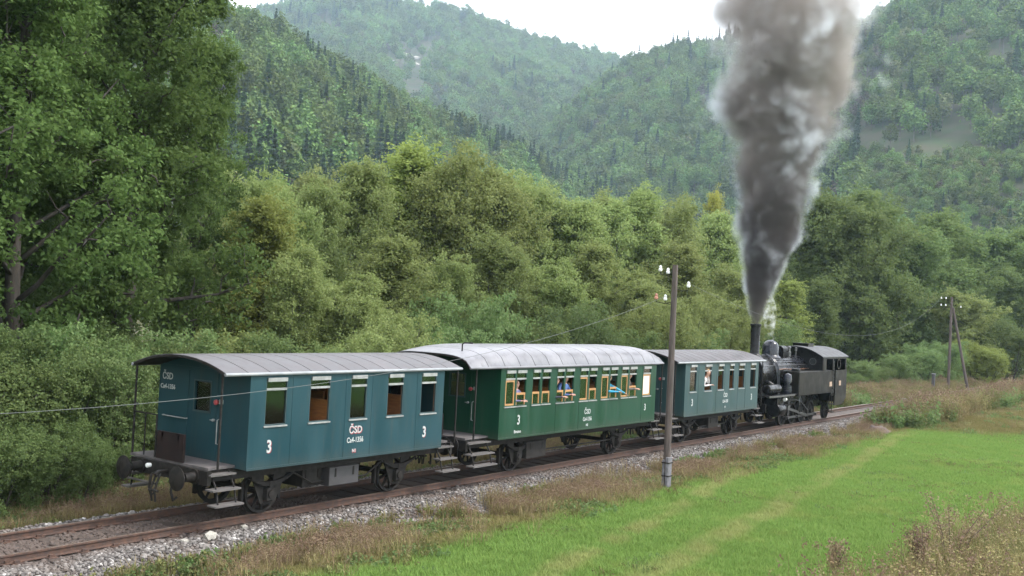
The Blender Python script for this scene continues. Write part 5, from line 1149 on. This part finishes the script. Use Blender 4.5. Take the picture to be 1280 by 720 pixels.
t.links.new(b.outputs[0], ms.inputs[1]); t.links.new(tl.outputs[0], ms.inputs[2]); t.links.new(ms.outputs[0], o.inputs['Surface']); MATS['meadow_blade'] = m
GP = [proto('grass_kind_%s' % k, blades(50+i, 20, .14, .05, .13+.03*i, .006, 'meadow_blade', .7)) for i, k in enumerate('abc')]
def in_view(x, y, z=-.4, mg=40):
    X_ = np.stack([x, y, np.full_like(x, z)], 1)-CAM; q = X_@FW; px = 640+F_PX*(X_@RT)/q; py = 360-F_PX*(X_@UP)/q
    return (q > 3) & (px > -mg*3) & (px < 1280+mg*3) & (py < 720+mg*3)
n = 330000; gx_ = -4+64*rng.uniform(0, 1, n)**1.5; gy_ = rng.uniform(-18, -2.7, n); k = in_view(gx_, gy_); gx_, gy_ = gx_[k], gy_[k]
print('grass', len(gx_))
scatter('meadow_grass', np.stack([gx_, gy_, ground_z(gx_, gy_)], 1), rng.uniform(.7, 1.3, len(gx_)), rng.uniform(0, 6.28, len(gx_)), rng.integers(0, 3, len(gx_)), GP, 'short green grass of the mown meadow', 'grass')
# verge: dry bents with some green, along both sides of the ballast
VP = [proto('verge_dry', blades(60, 26, .16, .18, .42, .006, 'leaf_dry', .6, 8)), proto('verge_green', blades(61, 24, .16, .12, .32, .008, 'leaf_drygreen', .6, 0, leaves=10)), proto('verge_seed', blades(62, 16, .14, .25, .50, .005, 'leaf_dry', .4, 12)), proto('verge_leaf', blades(63, 14, .16, .10, .28, .008, 'leaf_shrub', .5, 0, leaves=14, leaf=.07))]
n = 15000; vx = -8+56*rng.uniform(0, 1, n)**1.3; vy = -2.05-np.abs(rng.normal(size=n))*1.05-.35*(rng.uniform(0, 1, n) < .3); cl = vnoise(vx, vy, 1.1, 8)+vnoise(vx, vy, .45, 9)*.7; k = (cl > -.12) & (vy > -5.2) & (~((vy > -2.5) & (rng.uniform(0, 1, n) < .55)))
dxx = rng.uniform(36, 78, 1500); dyy = rng.uniform(-11, -4, 1500); kd = ((dxx-37)+(dyy+4)*1.1 > 0) & (vnoise(dxx, dyy, 2.5, 4) > -.15)
mxx = -2+44*rng.uniform(0, 1, 5200)**1.3; myy = rng.uniform(-17, -4.6, 5200); km = (vnoise(mxx, myy, 2.2, 12)+.6*vnoise(mxx, myy, .8, 13) > .16) & in_view(mxx, myy)
fx = rng.uniform(-12, 50, 6500); fy = 2.3+np.abs(rng.normal(size=6500))*.9
ax_, ay_ = np.concatenate([vx[k], fx, dxx[kd], mxx[km]]), np.concatenate([vy[k], fy, dyy[kd], myy[km]]); zz = np.maximum(ground_z(ax_, ay_), np.where(np.abs(ay_) < 2.7, ballast_z(ax_, ay_), -9))
hue = vnoise(ax_, ay_, 1.6, 14)+.5+rng.normal(size=len(ax_))*.2; kind = np.where(hue > .72, 3, np.where(hue > .55, 1, np.where(hue > .35, 0, 2)))
mead = np.arange(len(ax_)) >= len(ax_)-km.sum(); kind = np.where(mead, np.where(hue > .5, 3, 1), kind)
scatter('verge_grass', np.stack([ax_, ay_, zz], 1), rng.uniform(.55, 1.15, len(ax_))*np.where(mead, .62, 1), rng.uniform(0, 6.28, len(ax_)), kind, VP, 'dry brown and olive grass along the ballast edge', 'dry grass')
# tall reddish weeds beyond the locomotive and in the near corner of the meadow
WPR = [proto('weed_red', blades(70, 26, .45, 1.0, 1.9, .011, 'leaf_drygreen', .25, 26, 'leaf_seed', leaves=26, leaf=.12)), proto('weed_dry', blades(71, 34, .45, .8, 1.5, .010, 'leaf_dry', .35, 20, 'leaf_dry', leaves=14, leaf=.09)), proto('weed_green', blades(72, 22, .45, .7, 1.4, .012, 'leaf_shrub', .3, 4, 'leaf_seed', leaves=22, leaf=.15))]
n = 9000; wx = rng.uniform(37, 120, n); wy = rng.uniform(-9, 7, n); lim = -4.4+1.6*vnoise(wx, wy*0, 5, 3)-9*sstep(wx, 70, 95)
k = (wy > lim) & (wx > 38.3-(wy+3)*.6+2.2*sstep(wy, -3.2, -2.4)) & (np.abs(wy) > 1.9) & ((wy < -1.9) | (wx > 46)) & (vnoise(wx, wy, 4, 3) > -.30)
wx, wy = wx[k], wy[k]; hv = vnoise(wx, wy, 6, 5)+.5+rng.normal(size=len(wx))*.18
scatter('tall_weeds', np.stack([wx, wy, ground_z(wx, wy)-.03], 1), rng.uniform(.5, 1.05, len(wx))*(1-.42*sstep(wx, 48, 64)*(wy > 0))*np.clip(.70+(np.abs(wy)-1.8)*.35, .7, 1), rng.uniform(0, 6.28, len(wx)), np.where(hv > .50, 2, np.where(hv > .28, 0, 1)), WPR, 'tall reddish brown weeds beyond the locomotive', 'weeds')
NPR = [proto('near_dry', blades(80, 46, .38, .5, 1.15, .006, 'leaf_dry', .5, 12, 'leaf_dry')), proto('near_red', blades(81, 30, .35, .5, 1.25, .007, 'leaf_drygreen', .4, 10, 'leaf_seed', leaves=10, leaf=.05)), proto('near_green', blades(82, 40, .36, .35, .9, .008, 'leaf_drygreen', .5, 6, 'leaf_dry', leaves=10, leaf=.05))]
pts = []
for _ in range(6000):
    px, py = rng.uniform(980, 1420), rng.uniform(650, 840)
    lim = np.interp(px, [980, 1060, 1120, 1150, 1200, 1280, 1420], [790, 775, 760, 715, 690, 672, 660])+rng.normal()*14
    if py < lim: continue
    p = onZ(px, py, -.5); pts.append((p[0], p[1], float(ground_z(p[0], p[1]))))
pts = np.array(pts)[:900]; hv = rng.uniform(0, 1, len(pts))
scatter('corner_weeds', pts, rng.uniform(.55, 1.05, len(pts)), rng.uniform(0, 6.28, len(pts)), np.where(hv > .78, 1, np.where(hv > .45, 0, 2)), NPR, 'tall straw coloured grass and seed heads in the near corner of the meadow', 'weeds')
# single dock plant with a dark seed head standing up in the near corner, mole hill, marker post
def dock(px, py, h, lab, seed):
    p = onZ(px, py, -.45); rg = np.random.default_rng(seed); r = empty('dock_plant', (p[0], p[1], float(ground_z(p[0], p[1]))-.02), lab, 'plant'); sb = MB(); V = []
    for k in range(5):
        d = rg.normal(size=2)*.22*h; q = [np.array([0, 0, 0]), np.array([d[0]*.35, d[1]*.35, h*.5]), np.array([d[0], d[1], h*rg.uniform(.85, 1)])]; sb.tube(q, [.012, .009, .004], 'soil', 5)
        for _ in range(170):
            u = rg.uniform(.45, 1); c = q[1]+(q[2]-q[1])*((u-.5)*2 if u > .5 else 0)+rg.normal(size=3)*np.array([.06, .06, .05]); V.append(c)
    sb.build('stems', r); C = np.array(V); obj('seed_heads', quads_mesh('seed_heads', leaf_quads(rg, C, np.zeros_like(C), .045), MATS['leaf_seed']), r)
dock(1186, 722, 1.75, 'tall dead dock plant with brown seed heads in the near corner of the meadow', 3)
dock(1150, 735, 1.25, 'shorter dead dock plant beside the tall one', 4)
dock(1040, 735, 1.0, 'thin dead dock plant at the edge of the straw coloured grass', 5)
p = onZ(1098, 545, -.45); bm = bmesh.new(); bmesh.ops.create_icosphere(bm, subdivisions=3, radius=1.0); rg = np.random.default_rng(5)
for v in bm.verts: k = 1+.12*rg.normal(); v.co = Vector((v.co.x*.75*k, v.co.y*.6*k, max(v.co.z, -.3)*.42*k))
me = bpy.data.meshes.new('soil_mound'); bm.to_mesh(me); bm.free(); me.materials.append(MATS['soil']); me.polygons.foreach_set('use_smooth', [True]*len(me.polygons))
tag(obj('soil_mound', me, None, (p[0], p[1], float(ground_z(p[0], p[1]))+.02)), 'small dark heap of soil at the end of the green meadow', 'soil heap')
p = onZ(1166, 492, -.5); tp = onY(1167, 468, p[1])[2]; ob = empty('marker_post', (p[0], p[1], -.55), 'short white marker post among the reddish weeds', 'post'); mb = MB(); mb.prism([(-.12, -.12), (.12, -.12), (.12, .12), (-.12, .12)], 'z', 0, tp+.55, 'box_grey'); mb.build('post', ob, bevel=.02); mb = MB(); mb.box(-.14, .14, -.14, .14, tp+.55, tp+.63, 'pole_concrete'); mb.build('cap', ob, bevel=.02)

# ------------------------------------------------------------------ pale rock outcrop in the gully of the far mountain
def hill_point(px, py, pts):
    d = np.array([pix(q) for q in pts.reshape(-1, 3)]); i = np.argmin((d[:, 0]-px)**2+(d[:, 1]-py)**2); return pts.reshape(-1, 3)[i]
m_ = MATS['pale_stone']
for k, (px, py, s_) in enumerate(((500, 70, 8), (513, 75, 7), (487, 78, 5), (521, 82, 5))):
    q = hill_point(px, py, pB[0][:40]); me = stone_mesh(90+k, .8).copy(); me.materials.clear(); me.materials.append(m_); r_ = obj('rock_outcrop', me, None, tuple(q)); r_.scale = (s_, s_, s_*.7); r_.rotation_euler.z = k; tag(r_, 'pale rock outcrop in the bare gully of the far mountain', 'rock', 'pale rocks in the mountain gully')

# ------------------------------------------------------------------ smoke column
SB = np.array([29.55, 0, 4.46]); SH = 24.0
# centre line and radius by height above the chimney (read off the photograph at the chimney's distance)
ctr_tab = []; 
for h_, pxc in ((0, 944), (1.8, 951), (3.9, 962), (7, 964), (9.5, 982), (12, 992), (15, 975), (19, 930), (24, 880)):
    base_px = pix(SB+np.array([0, 0, h_]))[0]; ctr_tab.append((h_, (pxc-base_px)/ (F_PX/pix(SB)[2])))
rad_tab = ((0, .20), (.5, .40), (1.8, .74), (3, 1.15), (3.9, 1.45), (5.5, 1.85), (7, 2.1), (9, 3.0), (11, 3.7), (14, 4.2), (19, 4.8), (24, 5.4))
def tab(tb, h): return np.interp(h, [q[0] for q in tb], [q[1] for q in tb])
mb = MB(); hs = np.linspace(0, SH, 60); vs = []; fs = []; nseg = 36; rg = np.random.default_rng(8)
for i, h_ in enumerate(hs):
    c_ = tab(ctr_tab, h_); r_ = tab(rad_tab, h_)
    for k in range(nseg):
        a = 2*math.pi*k/nseg; w_ = 1.30+.22*vnoise(np.array([a/(2*math.pi)*nseg]), np.array([h_*2.2]), 5, 3)[0]*np.sin(a*.5)**2; rr = r_*w_+.02
        vs.append((RT0[0]*c_+math.cos(a)*rr, RT0[1]*c_+math.sin(a)*rr, h_))
for i in range(len(hs)-1):
    for k in range(nseg): a, b_ = i*nseg+k, i*nseg+(k+1) % nseg; fs.append((a, b_, b_+nseg, a+nseg))
fs.append(tuple(reversed(range(nseg)))); fs.append(tuple(range((len(hs)-1)*nseg, len(hs)*nseg)))
m, t, o = new_mat('smoke_volume')
tc = N(t, 'ShaderNodeTexCoord'); sp = N(t, 'ShaderNodeSeparateXYZ'); t.links.new(tc.outputs['Object'], sp.inputs[0]); z = sp.outputs[2]
def curve(tb, lo, hi):
    n = N(t, 'ShaderNodeFloatCurve'); cm = n.mapping.curves[0]; pts_ = [(h/SH, (v-lo)/(hi-lo)) for h, v in tb]
    while len(cm.points) < len(pts_): cm.points.new(.5, .5)
    for q, (a, b_) in zip(cm.points, sorted(pts_)): q.location = (a, b_); q.handle_type = 'VECTOR'
    n.mapping.update(); t.links.new(math_n(t, 'DIVIDE', z, SH), n.inputs['Value'])
    return math_n(t, 'ADD', math_n(t, 'MULTIPLY', n.outputs[0], hi-lo), lo)
cc = curve(ctr_tab, -6, 4); rr = curve(rad_tab, 0, 6)
dx = math_n(t, 'SUBTRACT', sp.outputs[0], math_n(t, 'MULTIPLY', cc, float(RT0[0]))); dy = math_n(t, 'SUBTRACT', sp.outputs[1], math_n(t, 'MULTIPLY', cc, float(RT0[1])))
dist = math_n(t, 'DIVIDE', math_n(t, 'SQRT', math_n(t, 'ADD', math_n(t, 'MULTIPLY', dx, dx), math_n(t, 'MULTIPLY', dy, dy))), rr)
def nz_(s, d, off=0, st=(1, 1, 1), rough=.5):
    mp = N(t, 'ShaderNodeMapping'); mp.inputs['Scale'].default_value = st; mp.inputs['Location'].default_value = (off, off, off); t.links.new(tc.outputs['Object'], mp.inputs[0])
    n = N(t, 'ShaderNodeTexNoise'); n.inputs['Scale'].default_value = s; n.inputs['Detail'].default_value = d; n.inputs['Roughness'].default_value = rough; t.links.new(mp.outputs[0], n.inputs['Vector']); return n.outputs['Fac']
big = math_n(t, 'SUBTRACT', nz_(.42, 1.0, 3.1), .5); fine = math_n(t, 'SUBTRACT', nz_(1.05, 2.0, 7.7), .5)
bil = math_n(t, 'ABSOLUTE', fine); tiny = math_n(t, 'ABSOLUTE', math_n(t, 'SUBTRACT', nz_(2.9, 2.0, 1.3), .5))
edge = math_n(t, 'ADD', math_n(t, 'ADD', dist, .10), math_n(t, 'SUBTRACT', math_n(t, 'MULTIPLY', big, 1.2), math_n(t, 'ADD', math_n(t, 'MULTIPLY', bil, 1.05), math_n(t, 'MULTIPLY', tiny, .10))))
body = math_n(t, 'SUBTRACT', 1.0, smooth(t, edge, .34, 1.02))
body = math_n(t, 'POWER', body, 1.6)
dens_h = N(t, 'ShaderNodeMapRange'); t.links.new(z, dens_h.inputs['Value']); dens_h.inputs['From Max'].default_value = 16; dens_h.inputs['To Min'].default_value = 6.5; dens_h.inputs['To Max'].default_value = .55
pv = N(t, 'ShaderNodeVolumePrincipled'); t.links.new(math_n(t, 'MULTIPLY', body, dens_h.outputs[0]), pv.inputs['Density'])
core = math_n(t, 'SUBTRACT', 1.0, smooth(t, math_n(t, 'ADD', math_n(t, 'MULTIPLY', big, .3), dist), .70, 1.02))
hi_f = smooth(t, math_n(t, 'ADD', z, math_n(t, 'MULTIPLY', big, 10.0)), 1.5, 13.0)
soot = mix_c(t, hi_f, (.105, .094, .095), (.44, .40, .38)); t.links.new(mix_c(t, core, (.84, .89, .96), soot), pv.inputs['Color'])
pv.inputs['Anisotropy'].default_value = .1
t.links.new(pv.outputs[0], o.inputs['Volume']); MATS['smoke_volume'] = m
mb.add(vs, fs, 'smoke_volume'); sm_ = mb.build('smoke_column', None, smooth=True, loc=tuple(SB)); tag(sm_, 'thick dark grey smoke column with white edges rising from the chimney', 'smoke')
m.cycles.volume_step_rate = .35 if hasattr(m, 'cycles') else 1
# thin steam wisp from the safety valve behind the chimney
mb = MB(); vs = []; fs = []; ns = 14
for i, q in enumerate(np.linspace(0, 1, 24)):
    c_ = np.array([.12*math.sin(7*q)*q, .1*math.cos(5*q)*q, q*2.9])-RT0*1.0*q**1.5*.55; r_ = .10+.20*math.sin(math.pi*min(1, q*1.1))**.7
    for k in range(ns): a = 2*math.pi*k/ns; vs.append(tuple(c_+np.array([math.cos(a), math.sin(a), 0])*r_*(1+.2*math.sin(3*a+9*q))))
for i in range(23):
    for k in range(ns): a, b_ = i*ns+k, i*ns+(k+1) % ns; fs.append((a, b_, b_+ns, a+ns))
fs.append(tuple(reversed(range(ns)))); fs.append(tuple(range(23*ns, 24*ns)))
m, t, o = new_mat('steam_volume'); tc = N(t, 'ShaderNodeTexCoord'); n = N(t, 'ShaderNodeTexNoise'); n.inputs['Scale'].default_value = 3.2; n.inputs['Detail'].default_value = 2; t.links.new(tc.outputs['Object'], n.inputs['Vector'])
pv = N(t, 'ShaderNodeVolumePrincipled'); pv.inputs['Color'].default_value = (.95, .96, .98, 1); t.links.new(math_n(t, 'MULTIPLY', smooth(t, n.outputs['Fac'], .44, .70), 1.7), pv.inputs['Density']); t.links.new(pv.outputs[0], o.inputs['Volume']); MATS['steam_volume'] = m
mb.add(vs, fs, 'steam_volume'); st_ = mb.build('steam_wisp', None, smooth=True, loc=(31.45, 0, 3.80)); tag(st_, 'thin white steam wisp curling up from the dome', 'steam')
# ------------------------------------------------------------------ valley haze
m, t, o = new_mat('haze_volume'); pv = N(t, 'ShaderNodeVolumePrincipled'); pv.inputs['Color'].default_value = (.62, .81, 1.0, 1); pv.inputs['Density'].default_value = HAZE
t.links.new(pv.outputs[0], o.inputs['Volume']); MATS['haze_volume'] = m
mb = MB(); mb.box(-900, 2900, -1300, 2900, -14, 520, 'haze_volume'); hz = mb.build('haze'); tag(hz, 'pale bluish haze filling the valley', 'haze', kind='stuff')
